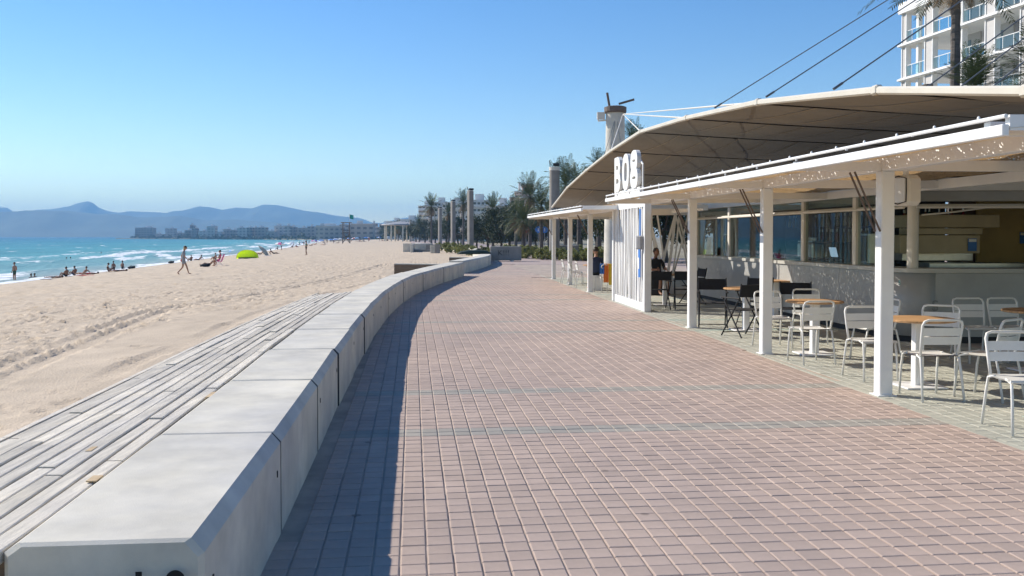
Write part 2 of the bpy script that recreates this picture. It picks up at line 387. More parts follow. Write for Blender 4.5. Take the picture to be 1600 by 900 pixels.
# ---- sea ------------------------------------------------------
mw = bpy.data.materials.new('sea_water'); mw.use_nodes = True; n = mw.node_tree; b = n.nodes['Principled BSDF']
b.inputs['Roughness'].default_value = .22; b.inputs['Specular IOR Level'].default_value = .05
uvn = n.nodes.new('ShaderNodeUVMap'); uvn.uv_map = 'uv'
sep = n.nodes.new('ShaderNodeSeparateXYZ'); n.links.new(uvn.outputs[0], sep.inputs[0])
def ramp(vals, src, a, bb):
    mr = n.nodes.new('ShaderNodeMapRange'); mr.inputs[1].default_value = a; mr.inputs[2].default_value = bb; n.links.new(src, mr.inputs[0])
    r = n.nodes.new('ShaderNodeValToRGB'); r.color_ramp.elements[0].position = vals[0][0]; r.color_ramp.elements[0].color = (*vals[0][1], 1)
    r.color_ramp.elements[1].position = vals[-1][0]; r.color_ramp.elements[1].color = (*vals[-1][1], 1)
    for p, c in vals[1:-1]: e = r.color_ramp.elements.new(p); e.color = (*c, 1)
    n.links.new(mr.outputs[0], r.inputs[0]); return r.outputs[0]
depthcol = ramp([(0, (.33, .36, .31)), (.02, (.19, .36, .345)), (.08, (.085, .30, .31)), (.25, (.042, .225, .265)), (.6, (.025, .165, .225)), (1, (.02, .135, .20))], sep.outputs[1], 0, 500)
def noise(scale, st, detail=4):
    mp = n.nodes.new('ShaderNodeMapping'); mp.inputs['Scale'].default_value = st; n.links.new(uvn.outputs[0], mp.inputs[0])
    z = n.nodes.new('ShaderNodeTexNoise'); z.inputs['Scale'].default_value = scale; z.inputs['Detail'].default_value = detail
    n.links.new(mp.outputs[0], z.inputs['Vector']); return z.outputs[0]
def math_(op, a, bb=None):
    q = n.nodes.new('ShaderNodeMath'); q.operation = op
    for i, v in enumerate((a, bb)):
        if v is None: continue
        if isinstance(v, (int, float)): q.inputs[i].default_value = v
        else: n.links.new(v, q.inputs[i])
    return q.outputs[0]
at = n.nodes.new('ShaderNodeAttribute'); at.attribute_name = 'foam'
caps = noise(1, (.05, .22, 1), 5)
capm = n.nodes.new('ShaderNodeMapRange'); capm.inputs[1].default_value = .655; capm.inputs[2].default_value = .70; n.links.new(caps, capm.inputs[0])
fn = noise(1, (.35, 1.1, 1), 6)
fo = math_('ADD', at.outputs['Fac'], math_('MULTIPLY', math_('SUBTRACT', fn, .5), 1.5))
fm = n.nodes.new('ShaderNodeMapRange'); fm.inputs[1].default_value = .42; fm.inputs[2].default_value = .62; n.links.new(fo, fm.inputs[0])
foam = math_('MAXIMUM', fm.outputs[0], capm.outputs[0])
vr = noise(1, (.012, .05, 1), 3)
mxv = n.nodes.new('ShaderNodeMix'); mxv.data_type = 'RGBA'; mxv.blend_type = 'MULTIPLY'; mxv.inputs[0].default_value = .8
cr = n.nodes.new('ShaderNodeMapRange'); cr.inputs[1].default_value = .3; cr.inputs[2].default_value = .7; cr.inputs[3].default_value = .75; cr.inputs[4].default_value = 1.2; n.links.new(vr, cr.inputs[0])
n.links.new(depthcol, mxv.inputs[6]); n.links.new(cr.outputs[0], mxv.inputs[7])
mx = n.nodes.new('ShaderNodeMix'); mx.data_type = 'RGBA'; n.links.new(foam, mx.inputs[0]); n.links.new(mxv.outputs[2], mx.inputs[6]); mx.inputs[7].default_value = (.85, .87, .87, 1)
n.links.new(mx.outputs[2], b.inputs['Base Color'])
n.links.new(math_('ADD', .35, math_('MULTIPLY', foam, .5)), b.inputs['Roughness'])
bw = noise(1, (.35, 1.0, 1), 6)
bp = n.nodes.new('ShaderNodeBump'); bp.inputs['Strength'].default_value = .8; bp.inputs['Distance'].default_value = .5
n.links.new(bw, bp.inputs['Height']); n.links.new(bp.outputs[0], b.inputs['Normal'])
yl2 = [20.]
while yl2[-1] < 5400: yl2.append(yl2[-1]+max(.8, .011*yl2[-1]))
tl2 = [-4.]
while tl2[-1] < 4600: tl2.append(tl2[-1]+max(.4, .016*tl2[-1]))
Ys, Ts = np.meshgrid(np.array(yl2), np.array(tl2), indexing='ij')
XS2 = lambda y: np.interp(y, [0, 40, 70, 118, 175, 259, 495, 900, 1300, 1800, 5200], [-34, -37, -39.5, -45.6, -54, -66, -106, -180, -260, -370, -370])
Xw = XS2(Ys)-Ts
warp = 2.2*fbm(Ys*.03, Ts*.02, 3, 5)+Ts*.0
ph = Ts+warp*2.5
am = np.clip(Ts/3, 0, 1)*np.exp(-Ts/60.)
crest = np.zeros_like(Ts); foamv = np.zeros_like(Ts)
for t0, h, wdt, sd in ((1.6, .16, 1.0, 1), (6, .34, 1.3, 2), (12.5, .42, 1.5, 3), (21, .34, 1.8, 4), (33, .25, 2.0, 6)):
    amp = np.clip(.35+1.5*fbm(Ys*.045, Ts*0+t0, 3, 20+sd), 0, 1.2)
    d_ = ph-t0; g = np.exp(-(d_/wdt)**2)
    crest += h*amp*g
    foamv += np.clip(amp*1.35, 0, 1)*np.exp(-((d_+.9)/(wdt*1.25))**2)*(1. if t0 < 15 else .72 if t0 < 25 else .5)
foamv += .75*np.exp(-((Ts-.2)/1.3)**2)
Zw = SEA+crest+np.clip(Ts/8, 0, 1)*np.where(Ts < 700, .22, 0)*fbm(Ys*.12, Ts*.35, 3, 40)
me = grid_mesh('sea', Xw, Ys, Zw, mw, (Ys, Ts))
a = me.attributes.new('foam', 'FLOAT', 'POINT'); a.data.foreach_set('value', np.clip(foamv, 0, 1).reshape(-1).astype(np.float32))
tag(link('sea', me), kind='structure')
# ---- land sheet inland, far shore --------------------------------
ml = mat('dry_ground', (.25, .22, .15), .95, .3, .05)
gy = np.array([-60, 0, 3, 5, 9, 13, 17, 21, 25, 30, 36, 41, 49, 54, 63, 77, 94, 113, 135, 150, 200, 260, 400, 700, 1300, 2300, 4000, 5400.])
gx0 = np.interp(gy, wy+[2300, 4000, 5400], list(np.array(wx)-.3)+[-250, -300, -300])
gs = np.array([0, 1.])
Xl = gx0[:, None]+(3900-gx0[:, None])*gs[None, :]
tag(link('ground', grid_mesh('ground', Xl, np.repeat(gy[:, None], 2, 1), np.full_like(Xl, -.03), ml)), kind='structure')
shore = MB(); pl = [(-110, 560), (-172, 826), (-294, 1050), (-553, 1295), (-560, 1351), (-420, 1505), (1050, 1750), (1050, 560)]
shore.prism(pl[::-1], SEA-2, SEA+1.2)
tag(shore.build('far_shore', mat('shore_land', (.30, .25, .18), .95, .3, .02)), kind='structure')
# ---- mountains ------------------------------------------------
def ridge(name, prof, D, depth, seed, m, rough):
    px = np.array([p[0] for p in prof], float); py = np.array([p[1] for p in prof], float)
    xs = np.arange(px[0], px[-1]+.1, 2.5); hs = np.interp(xs, px, py)
    Xc = (xs-800)/FPX*D; hz = EYE+(369-hs)/FPX*D
    v = np.linspace(-1, 1, 41); Vg, Xr = np.meshgrid(v, Xc, indexing='ij'); Hr = np.repeat(hz[None, :], len(v), 0)
    Yr = D+Vg*depth
    sp = 1-np.abs(Vg)**1.15
    nz = fbm(Xr/210., Yr/210., 5, seed)
    Zr = SEA-3+(Hr-SEA+3)*np.clip(sp, 0, 1)*(1+rough*nz*(np.abs(Vg) > .02)*np.clip(np.abs(Vg)*4, 0, 1))
    Zr = np.minimum(Zr, SEA-3+(Hr-SEA+3)*(1-.06*np.abs(Vg)/.05*(np.abs(Vg) < .05)))
    Xr = Xr*(Yr/D)**.5
    tag(link(name, grid_mesh(name, Xr, Yr, Zr, m)), kind='structure')
mm = mat('mountain_scrub', (.085, .10, .06), .95, .35, .004)
ridge('hills', [(-260,352),(-120,336),(-40,327),(0,324),(12,324.4),(23,332),(32,329.6),(40,332),(56,328),(80,327),(108,322.4),(124,317),(138,314.4),(146,317),(156,325),(170,330),(186,332.4),(202,330),(240,331.6),(266,333),(290,328),(312,322.4),(330,324),(348,328),(368,324.4),(394,325.6),(412,319.6),(432,320.4),(456,325),(480,330),(498,331.6),(524,337),(545,339),(560,340.4),(570,343),(582,348),(596,348.4),(624,342),(638,339.5),(660,341),(700,348),(780,356),(900,362)], 4600, 800, 11, mm, .35)
ridge('hills', [(-260,346),(-100,336),(0,333),(20,332),(56,329),(108,329.5),(130,332),(160,335),(180,334),(220,340),(250,339),(280,337),(320,344),(340,344),(368,343),(420,347),(452,349),(480,354),(520,360),(600,364)], 3500, 560, 17, mm, .4)
# ---- haze ------------------------------------------------------
hz = MB(); hz.box((-500, 2680, 84), (9000, 5600, 184))
mh = bpy.data.materials.new('haze_air'); mh.use_nodes = True; nn = mh.node_tree; nn.nodes.remove(nn.nodes['Principled BSDF'])
pv = nn.nodes.new('ShaderNodeVolumePrincipled'); pv.inputs['Color'].default_value = (.29, .60, 1, 1); pv.inputs['Density'].default_value = HAZE = 2.7e-4
pv.inputs['Anisotropy'].default_value = .1
nn.links.new(pv.outputs[0], nn.nodes['Material Output'].inputs['Volume'])
tag(hz.build('haze', mh), kind='stuff')
# ---- promenade -------------------------------------------------
CD = Vector((-.107, 1)).normalized(); RD = Vector((CD.y, -CD.x))          # paver column / row directions
PW, PL = .137, .143
TX = lambda y: 4.60-.086*y                                               # edge between promenade and terrace
def paver_mesh(name, w, l, m):
    b_ = MB(); hw, hl, k, t = w/2, l/2, .006, .004
    vs = [(-hw+k, -hl+k, 0), (hw-k, -hl+k, 0), (hw-k, hl-k, 0), (-hw+k, hl-k, 0), (-hw, -hl, -t), (hw, -hl, -t), (hw, hl, -t), (-hw, hl, -t),
          (-hw, -hl, -.03), (hw, -hl, -.03), (hw, hl, -.03), (-hw, hl, -.03)]
    b_.add(vs, [(0, 1, 2, 3)]+[(4+i, 4+(i+1) % 4, (i+1) % 4, i) for i in range(4)]+[(8+i, 8+(i+1) % 4, 4+(i+1) % 4, 4+i) for i in range(4)])
    return b_.mesh(name, m)
def pave(parent, inside, nmax, m, mj, mgrey, ymax, gap=(.007, .004)):
    cells = []
    ang = math.atan2(RD.y, RD.x)
    for i in range(-60, 160):
        for j in range(-10, int(ymax/PL)+10):
            p = RD*(i*PW)+CD*(j*PL+(.0 if i % 2 else .004)); x, y = p.x, p.y
            if 2.5 < y < ymax and inside(x, y):
                cells.append((x, y, j))
    vis = lambda c: c[1] > 4.35 and abs(c[0]/c[1]) < .56
    cells.sort(key=lambda c: (not vis(c), c[1]))
    meR = paver_mesh('paver', PW-gap[0], PL-gap[1], m); meG = paver_mesh('paver', PW-gap[0], PL-gap[1], mgrey)
    grey = lambda j: ((j-54) % 56) in (0, 1, 14, 15)
    for x, y, j in cells[:nmax]:
        o = link('paver', meG if grey(j) else meR, parent)
        o.location = (x, y, random.uniform(-.0018, .0018)); o.rotation_euler = (random.gauss(0, .0025), random.gauss(0, .0025), ang+random.gauss(0, .006))
    rest = np.array([(x, y, grey(j)) for x, y, j in cells[nmax:]])
    k = len(rest); hw, hl, kk = (PW-gap[0])/2, (PL-gap[1])/2, .006
    L = np.array([(-hw+kk, -hl+kk, 0), (hw-kk, -hl+kk, 0), (hw-kk, hl-kk, 0), (-hw+kk, hl-kk, 0), (-hw, -hl, -.006), (hw, -hl, -.006), (hw, hl, -.006), (-hw, hl, -.006)])
    an = ang+np.random.normal(0, .006, k); ca, sa = np.cos(an)[:, None], np.sin(an)[:, None]
    tz = np.random.normal(0, .0022, (k, 2))
    V = np.stack([rest[:, :1]+ca*L[None, :, 0]-sa*L[None, :, 1], rest[:, 1:2]+sa*L[None, :, 0]+ca*L[None, :, 1],
                  np.random.uniform(-.0015, .0015, (k, 1))+L[None, :, 2]+tz[:, :1]*L[None, :, 0]+tz[:, 1:]*L[None, :, 1]], -1)
    F0 = np.array([(0, 1, 2, 3)]+[(4+i, 4+(i+1) % 4, (i+1) % 4, i) for i in range(4)])
    F = (np.arange(k)[:, None, None]*8+F0[None]).reshape(-1, 4)
    base = np.where(rest[:, 2:3] > 0, np.array([[.80, .95, .98]]), np.array([[1., 1, 1]]))*np.random.uniform(.93, 1.07, (k, 1))
    T = np.repeat(base[:, None, :], 8, 1).reshape(-1, 3)
    o = link('paver_field', quads_mesh('paver_field', V.reshape(-1, 3), F, mj, T), parent); tag(o, kind='stuff')
py_ = [-3, 3.3]+[p[0] for p in WALL[1:]]+[41]+[p[0] for p in WALL2[1:]]
px_ = [-.75, -1.1]+[p[1] for p in WALL[1:]]+[-2.12]+[p[1] for p in WALL2[1:]]
poly = [(float(x)-.3, y) for x, y in zip(px_, py_)]+[(9, 54), (9, -3)]
prom = MB(); prom.prism(poly[::-1], -.25, -.0075)
promo = prom.build('promenade', M['joint']); tag(promo, kind='structure')
WX = lambda y: np.interp(y, py_, px_)
pave(promo, lambda x, y: WX(y)+.05 < x < TX(y)-.06, 300, M['paver'], M['paverj'], M['paverg'], 56)
yy = [54, 58, 63, 69, 77, 85, 94, 104, 113, 123, 135, 150, 200, 260, 400]
far = MB(); far.prism([(float(np.interp(y, wy, wx))-.3, y) for y in yy][::-1]+[(9, 54), (14, 64), (6, 90), (3, 120), (-3, 160), (-12, 260), (-35, 400)], -.2, .0)
tag(far.build('promenade', M['farpave']), kind='structure')
far2 = MB(); far2.prism([(9, -3), (40, -3), (40, 62), (14, 64), (9, 54)], -.2, -.004)
tag(far2.build('pavement', M['farpave']), kind='structure')
ter = MB(); ter.prism([(TX(1.5), 1.5), (10.5, 1.5), (10.5, 40), (TX(40), 40)], -.006, -.0045)
tero = ter.build('terrace_paving', M['joint']); tag(tero, kind='structure')
pave(tero, lambda x, y: TX(y) < x < min(TX(y)+6, 6.9 if y > 13 else 10), 220, M['tpaver'], M['tpaverj'], M['tpaver'], 37, (.009, .005))
kb = MB()
for i in range(24):
    y0 = 3+i*1.5; kb.bar((TX(y0)-.03, y0, -.004), (TX(y0+1.49)-.03, y0+1.49, -.004), .055, .012)
    kb.build('edging_strip', M['tpaver'], tero); kb = MB()
for px, py in ((848, 434), (793, 413)):                                   # drain slots
    p = G(px, py); g = MB(); g.box((0, 0, .004), (.9, .12, .006)); 
    for k in range(8): g.box((-.4+k*.113, 0, .008), (.05, .1, .004))
    tag(g.build('drain_grate', M['blackm'], None, loc=(p.x, p.y, 0)), 'dark drain slot in the paving '+('before the far terrace' if px > 800 else 'in front of the graffitied concrete block'), 'drain', 'drain slots in the paving')
# ---- bench wall ------------------------------------------------
HT, CH, TW = .555, .055, .60
def wall_block(a, b, gap=.017, ht=HT, zb=-.25):
    a, b = Vector((a[1], a[0])), Vector((b[1], b[0])); t = (b-a).normalized(); nrm = Vector((-t.y, t.x))   # towards the sea
    L = (b-a).length; r = MB()
    prof = [(0, zb), (0, ht-CH), (CH*.85, ht), (CH*.85+TW, ht), (2*CH*.85+TW, ht-CH*.6), (2*CH*.85+TW, zb)]
    n = len(prof); vs = []
    ends = [(gap, 1), (gap+.02, 0), (L-gap-.02, 0), (L-gap, 1)]
    for (s, ins) in ends:
        for (u, z) in prof:
            uu = u+(.02 if u < .3 else -.02)*ins; zz = z-(.010 if z > 0 else 0)*ins
            p = a+t*s+nrm*uu; vs.append((p.x, p.y, zz))
    fs = [(k*n+i, k*n+(i+1) % n, (k+1)*n+(i+1) % n, (k+1)*n+i) for k in range(3) for i in range(n)]
    fs += [tuple(range(n))[::-1], tuple(3*n+i for i in range(n))]
    fs = [f[::-1] for f in fs]
    r.add(vs, fs); return r, a, t, nrm, L
def bench_wall(name, pts, label):
    o = thing(name, label, 'wall', (pts[0][1], pts[0][0], 0))
    for i in range(len(pts)-1):
        j = .012
        r, a, t, nrm, L = wall_block((pts[i][0], pts[i][1]+random.uniform(-j, j)), (pts[i+1][0], pts[i+1][1]+random.uniform(-j, j)), ht=HT+random.uniform(-.006, .006))
        bo = r.build('block', M['conc'], o, origin=o.location)
        if i:
            jf = MB(); wd_ = TW+2*CH*.85; pr_ = [(.004, -.25), (.004, HT-CH-.004), (CH*.85+.004, HT-.008), (wd_-CH, HT-.016), (wd_-.02, HT-CH), (wd_-.02, -.25)]; V = []
            for s_ in (-.04, .04):
                for u_, z_ in pr_: q_ = a+t*s_+nrm*u_; V.append((q_.x, q_.y, z_))
            jf.add(V, [(0, 1, 2, 3, 4, 5), (11, 10, 9, 8, 7, 6)]+[(k_, 6+k_, 6+(k_+1) % 6, (k_+1) % 6) for k_ in range(6)]); jf.build('joint_filler', M['dark'], o, origin=o.location)
        if pts[i][0] < 30 and i % 2 == 0:
            for s in (.16, L-.16):               # lifting sockets on the promenade face
                h = MB(); p = a+t*s-nrm*.002; h.box((p.x, p.y, .36), (.006, .014, .035), rz=math.atan2(t.y, t.x)-R(90))
                q = h.build('lifting_socket', M['dark'], bo, origin=o.location)
    return o
w1 = bench_wall('bench_wall', WALL, 'long low pale concrete bench wall running from the foreground beside the timber deck')
w2 = bench_wall('bench_wall', WALL2, 'low concrete bench wall beginning just past the end of the long one')
w3 = bench_wall('bench_wall', WALL3, 'distant concrete wall curving away to the left along the beach')
def text_obj(name, body, size, m, parent=None, extrude=.001, offset=0., sx=1.):
    cu = bpy.data.curves.new(name, 'FONT'); cu.body = body; cu.size = size; cu.extrude = extrude; cu.offset = offset; cu.align_x = 'CENTER'; cu.space_character = 1.05
    t = bpy.data.objects.new(name, cu); C.objects.link(t)
    me = bpy.data.meshes.new_from_object(t.evaluated_get(bpy.context.evaluated_depsgraph_get()))
    bpy.data.objects.remove(t); me.materials.clear(); me.materials.append(m)
    for v in me.vertices: v.co.x *= sx
    return link(name, me, parent)
st = text_obj('stencil_number', '1 9', .17, M['black'], w1, .0008, .004, .9)
p = AT(250, 889, 3.29); st.rotation_euler = (R(90), 0, R(5.5)); st.location = Vector((p.x, 3.262, p.z-.118))-w1.location
# ---- timber deck -------------------------------------------------
deck = thing('timber_deck', 'weathered grey timber plank deck between the bench wall and the sand', 'deck', (-2.2, 3.2, 0))
def wl(y): return float(np.interp(y, [p[0] for p in WALL], [p[1] for p in WALL]))-TW-2*CH*.85-.012
NP = 9
def dxy(y, k, n=NP): 
    wd = float(np.interp(y, [3, 5, 12, 18.5, 19.5], [.86, .84, .76, .66, .5]))
    return wl(y)-wd*k/n
ys_b = [3.22, 5.2, 7.4, 9.5, 11.7, 13.9, 16.1, 18.6]
for k in range(NP):
    off = random.uniform(-.9, .9); cuts = [3.22+random.uniform(-.02, .03)]+[y+off for y in ys_b[1:-1]]+[18.6-.12*k+random.uniform(-.1, .1)]
    for a_, b_ in zip(cuts[:-1], cuts[1:]):
        gap_ = .0045; nseg = 3; vs = []; zt = .535+random.uniform(-.006, .004)-(.02 if k == NP-1 else 0)
        for q in range(nseg+1):
            y = a_+.006+(b_-a_-.012)*q/nseg
            x1, x0 = dxy(y, k)-gap_, dxy(y, k+1)+gap_
            wob = random.uniform(-.004, .004)
            vs += [(x0, y, zt-.045), (x1, y, zt-.045), (x1, y, zt+wob-.004), (x1-.006, y, zt+wob), (x0+.006, y, zt+wob), (x0, y, zt+wob-.004)]
        fs = [(q*6+i, q*6+(i+1) % 6, (q+1)*6+(i+1) % 6, (q+1)*6+i) for q in range(nseg) for i in range(6)]+[tuple(range(6))[::-1], tuple(nseg*6+i for i in range(6))]
        pb = MB(); pb.add(vs, [f[::-1] for f in fs]); pb.build('plank', M['wood'], deck, origin=deck.location)
for y in np.arange(3.35, 18.5, .75):
    jb = MB(); jb.box(((dxy(y, 0)+dxy(y, NP))/2, y, .45), (dxy(y, 0)-dxy(y, NP)-.03, .07, .08)); jb.build('joist', M['woodbrown'], deck, origin=deck.location)
for i, (a_, b_) in enumerate(zip(ys_b[:-1], ys_b[1:])):
    eb = MB(); eb.bar((dxy(a_, NP)-.022, a_+.005, .462), (dxy(b_, NP)-.022, b_-.005, .462), .035, .11); eb.build('edge_board', M['wood'], deck, origin=deck.location)
for px, py, w_, l_ in ((330, 617, .035, .22), (148, 748, .045, .10), (143, 702, .03, .10)):
    p = G(px, py, .537); sb = MB(); sb.box((p.x, p.y, .5375), (w_, l_, .006), rz=R(6)); sb.build('splinter', M['fresh'], deck, origin=deck.location)
# ---- spur walls, boxes, bins along the wall ------------------------
def plank_wall(name, label, a, b, z0, z1, n, cap=True):
    a, b = Vector(a), Vector(b); o = thing(name, label, 'wall', (a.x, a.y, z0))
    t = (b-a).normalized(); nr = Vector((t.y, -t.x))
    core = MB(); core.bar((a.x, a.y, (z0+z1)/2-.1), (b.x, b.y, (z0+z1)/2-.1), .3, z1-z0+.18); core.build('core', M['conc_d'], o, origin=o.location)
    hh = (z1-z0)/n
    for k in range(n):
        bd = MB(); c = nr*.17; bd.bar((a.x+c.x, a.y+c.y, z0+hh*(k+.5)), (b.x+c.x, b.y+c.y, z0+hh*(k+.5)), .035, hh-.012); bd.build('board', M['woodbrown'], o, origin=o.location)
    if cap:
        cp = MB(); cp.bar((a.x, a.y, z1+.012), (b.x, b.y, z1+.012), .34, .045); cp.build('cap', M['conc'], o, origin=o.location)
    return o
plank_wall('spur_wall', 'dark timber clad spur wall on the sand joining the long bench wall', (-4.75, 38), (-2.9, 37.4), -.1, .5, 4)
plank_wall('spur_wall', 'brown timber clad spur wall in front of the dark green bundle', (-3.35, 50.5), (-1.95, 50), -.15, .48, 4)
def conc_box(name, label, c, d, rz=0, cat='block', m='conc_d', z=0, marks=None):
    o = thing(name, label, cat, (c[0], c[1], z), rz)
    b_ = MB(); b_.box((0, 0, d[2]/2+.03), (d[0], d[1], d[2]-.06), bev=.035); b_.build('body', M[m], o)
    f = MB(); f.box((-d[0]*.3, 0, .03), (.22, d[1]*.9, .06)); f.build('foot', M['white'], o); f = MB(); f.box((d[0]*.2, 0, .03), (.22, d[1]*.9, .06)); f.build('foot', M['white'], o)
    return o
p = G(790, 408.5); kb_ = conc_box('concrete_barrier', 'grey concrete block with scratched graffiti standing on the paving', (p.x, p.y+.4), (2.05, .75, .98), R(2))
gr = text_obj('graffiti', 'K!!!', .5, M['black'], kb_, .001, -.008); gr.rotation_euler = (R(90), 0, 0); gr.location = (-.15, -.378, .4)
p = G(882, 404); conc_box('concrete_barrier', 'plain grey concrete block behind the far terrace posts', (p.x, p.y+.4), (2.1, .75, .98), R(1))
o = thing('beach_enclosure', 'pale concrete windbreak with low bench standing on the sand', 'wall', tuple(on_sand(658, 394)))
for nm, c, d, mm_ in (('back_wall', (-.6, 2.5, .45), (3.4, .25, 1.0), 'conc'), ('side_wall', (-.95, .2, .42), (.3, 2.2, .95), 'conc'), ('bench', (.4, .3, .15), (2.4, .5, .3), 'conc_d'), ('pier', (.9, 2.2, .45), (1.1, .4, .8), 'conc_d')):
    q = MB(); q.box(c, d, bev=.03); q.build(nm, M[mm_], o)
for px, lb in ((676.5, 'pale litter bin beside the concrete windbreak, the left of the pair'), (683.5, 'grey litter bin beside the concrete windbreak, the right of the pair')):
    p = on_sand(px, 395.5); o = thing('litter_bin', lb, 'bin', tuple(p)); b_ = MB(); b_.box((0, 0, .42), (.52, .5, .84), bev=.03); b_.build('body', M['conc' if px < 680 else 'conc_d'], o)
    l = MB(); l.box((0, 0, .87), (.56, .54, .07), bev=.02); l.build('lid', M['conc_d'], o)
p = Vector((-2.35, 57, HT)); o = thing('covered_boat', 'dark green tarpaulin bundle lying on the wall top', 'bundle', tuple(p), R(8))
b_ = MB(); prof = [(-1.05, .02), (-.8, .17), (-.3, .24), (.3, .26), (.8, .21), (1.05, .08)]
for i, (x, h) in enumerate(prof):
    b_.add([(x, -.24 if 0 < i < 5 else -.1, -.01), (x, .24 if 0 < i < 5 else .1, -.01), (x, .2 if 0 < i < 5 else .08, h*.7), (x, 0, h), (x, -.2 if 0 < i < 5 else -.08, h*.7)], [])
b_.f = [(i*5+j, i*5+(j+1) % 5, (i+1)*5+(j+1) % 5, (i+1)*5+j) for i in range(5) for j in range(5)]+[(4, 3, 2, 1, 0), (25, 26, 27, 28, 29)]; b_.mi = [0]*len(b_.f)
b_.build('tarpaulin', M['dgreen'], o, smooth=True)
tp = MB(); tp.box((0, 0, .0), (.7, .42, .03)); tp.build('base_board', M['woodbrown'], o)
# ================================================================ TERRACE, KIOSK, ROOF
TD = Vector((-.086, 1, 0)).normalized(); TN = Vector((1, .086, 0)).normalized()     # along the terrace / inland
TRZ = math.atan2(TD.y, TD.x)-R(90)
def TP(y, off=0., z=0.):                      # point on the post line (off metres inland)
    q = Vector((4.68-.086*y, y, 0))+TN*off; return Vector((q.x, q.y, z))
# net material with cut-out holes
mn = mat('shade_net', (.40, .28, .155), .9, .35, 9)
n = mn.node_tree; bs = n.nodes['Principled BSDF']; tc = n.nodes.new('ShaderNodeTexCoord')
vz = n.nodes.new('ShaderNodeTexNoise'); vz.inputs['Scale'].default_value = 24; vz.inputs['Detail'].default_value = 1.5
n.links.new(tc.outputs['Object'], vz.inputs['Vector'])
mr = n.nodes.new('ShaderNodeMapRange'); mr.inputs[1].default_value = .66; mr.inputs[2].default_value = .67; n.links.new(vz.outputs[0], mr.inputs[0])
tr = n.nodes.new('ShaderNodeBsdfTransparent'); mx = n.nodes.new('ShaderNodeMixShader')
tl = n.nodes.new('ShaderNodeBsdfTranslucent'); tl.inputs[0].default_value = (.62, .42, .22, 1); m0 = n.nodes.new('ShaderNodeMixShader'); m0.inputs[0].default_value = .4; n.links.new(bs.outputs[0], m0.inputs[1]); n.links.new(tl.outputs[0], m0.inputs[2])
n.links.new(mr.outputs[0], mx.inputs[0]); n.links.new(m0.outputs[0], mx.inputs[1]); n.links.new(tr.outputs[0], mx.inputs[2]); n.links.new(mx.outputs[0], n.nodes['Material Output'].inputs[0])
M['net'] = mn
def pergola(label, y0, y1, posts, over, inner, zt, label_cat='pergola'):
    o = thing('pergola', label, label_cat, tuple(TP((y0+y1)/2))); og = o.location
    def P(name, m, mb, **k): return mb.build(name, M[m], o, origin=og, **k)
    for y in posts:
        b = MB(); b.box(TP(y, 0, zt/2), (.14, .14, zt), rz=TRZ, bev=.008); po = P('post', 'white', b)
        b = MB(); b.box(TP(y, 0, .006), (.2, .2, .012), rz=TRZ); b.build('base_plate', M['white'], po, origin=og)
        for s in (-.05, .06):
            b = MB(); b.tube([TP(y+s, -.075, 1.70), TP(y+s-.1, -.40, zt-.02)], .0105, 6); P('strut', 'rust', b)
    b = MB(); b.bar(TP(y0, 0, zt+.065), TP(y1, 0, zt+.065), .12, .13, bev=.006); P('post_beam', 'white', b)
    b = MB(); b.bar(TP(y0, inner, zt+.065), TP(y1, inner, zt+.065), .12, .13); P('inner_beam', 'white', b)
    b = MB(); b.bar(TP(y0, -over, zt+.01), TP(y1, -over, zt+.085), .05, .075, bev=.006); P('fascia', 'white', b)
    for y in (y0+.03, y1-.03):
        b = MB(); b.bar(TP(y, -over+.03, zt+.06), TP(y, inner, zt+.10), .05, .1); P('end_fascia', 'white', b)
    b = MB(); b.tube([TP(y0, -over, zt+.10), TP(y1, -over, zt+.18)], .014, 8); rl = P('rail', 'white', b)
    k = int((y1-y0)/1.1)
    for i in range(k+1):
        y = y0+.02+(y1-y0-.04)*i/k; b = MB(); b.tube([TP(y, -over, zt+.09), TP(y, -over, zt+.10+.08*(y-y0)/(y1-y0))], .010, 6); b.build('stanchion', M['white'], rl, origin=og)
    for y in posts:
        if y0 < y < y1:
            b = MB(); b.bar(TP(y, -over+.03, zt+.045), TP(y, -.06, zt+.045), .07, .09); P('cross_beam', 'white', b)
            b = MB(); b.bar(TP(y, .06, zt+.06), TP(y, inner-.06, zt+.06), .07, .11); P('cross_beam', 'white', b)
    for i in range(int((y1-y0)/.55)):
        y = y0+.3+i*.55; b = MB(); b.ell(TP(y, -over, zt+.115+.08*(y-y0)/(y1-y0)), (.013, .013, .02), 6, 4); b.build('string_light', M['white'], rl, origin=og)
    ny = int((y1-y0)/.25); V = []; F = []
    ks = np.linspace(-over+.03, inner, 18)
    for i in range(ny+1):
        y = y0+(y1-y0)*i/ny
        for u in ks:
            p = TP(y, u, zt+.06+.05*(y-y0)/(y1-y0)+(.085-.05*(y-y0)/(y1-y0))*min(1, (u+over)/.9)+.018*math.sin(y*5.1)*math.sin(u*6)+random.uniform(-.008, .008)-random.uniform(0, .05)*(u < -over+.25)); V.append(p-og)
    nk = len(ks); F = [(i*nk+j, i*nk+j+1, (i+1)*nk+j+1, (i+1)*nk+j) for i in range(ny) for j in range(nk-1)]
    b = MB(); b.add(V, F); b.build('shade_net', M['net'], o)
    return o
PY = [9.6, 13.0, 16.7, 20.2, 23.7, 27.5, 31.5, 35.7]
pergola('long white pergola with ragged brown shade net in front of the bar', 6.05, 19.7, [6.3, 9.6, 13.0, 16.7], 1.0, 2.55, 2.32)
pergola('lower white pergola beyond the slatted screen at the far end', 23.2, 36.2, [27.5, 31.5, 35.7], .95, 2.2, 2.30)
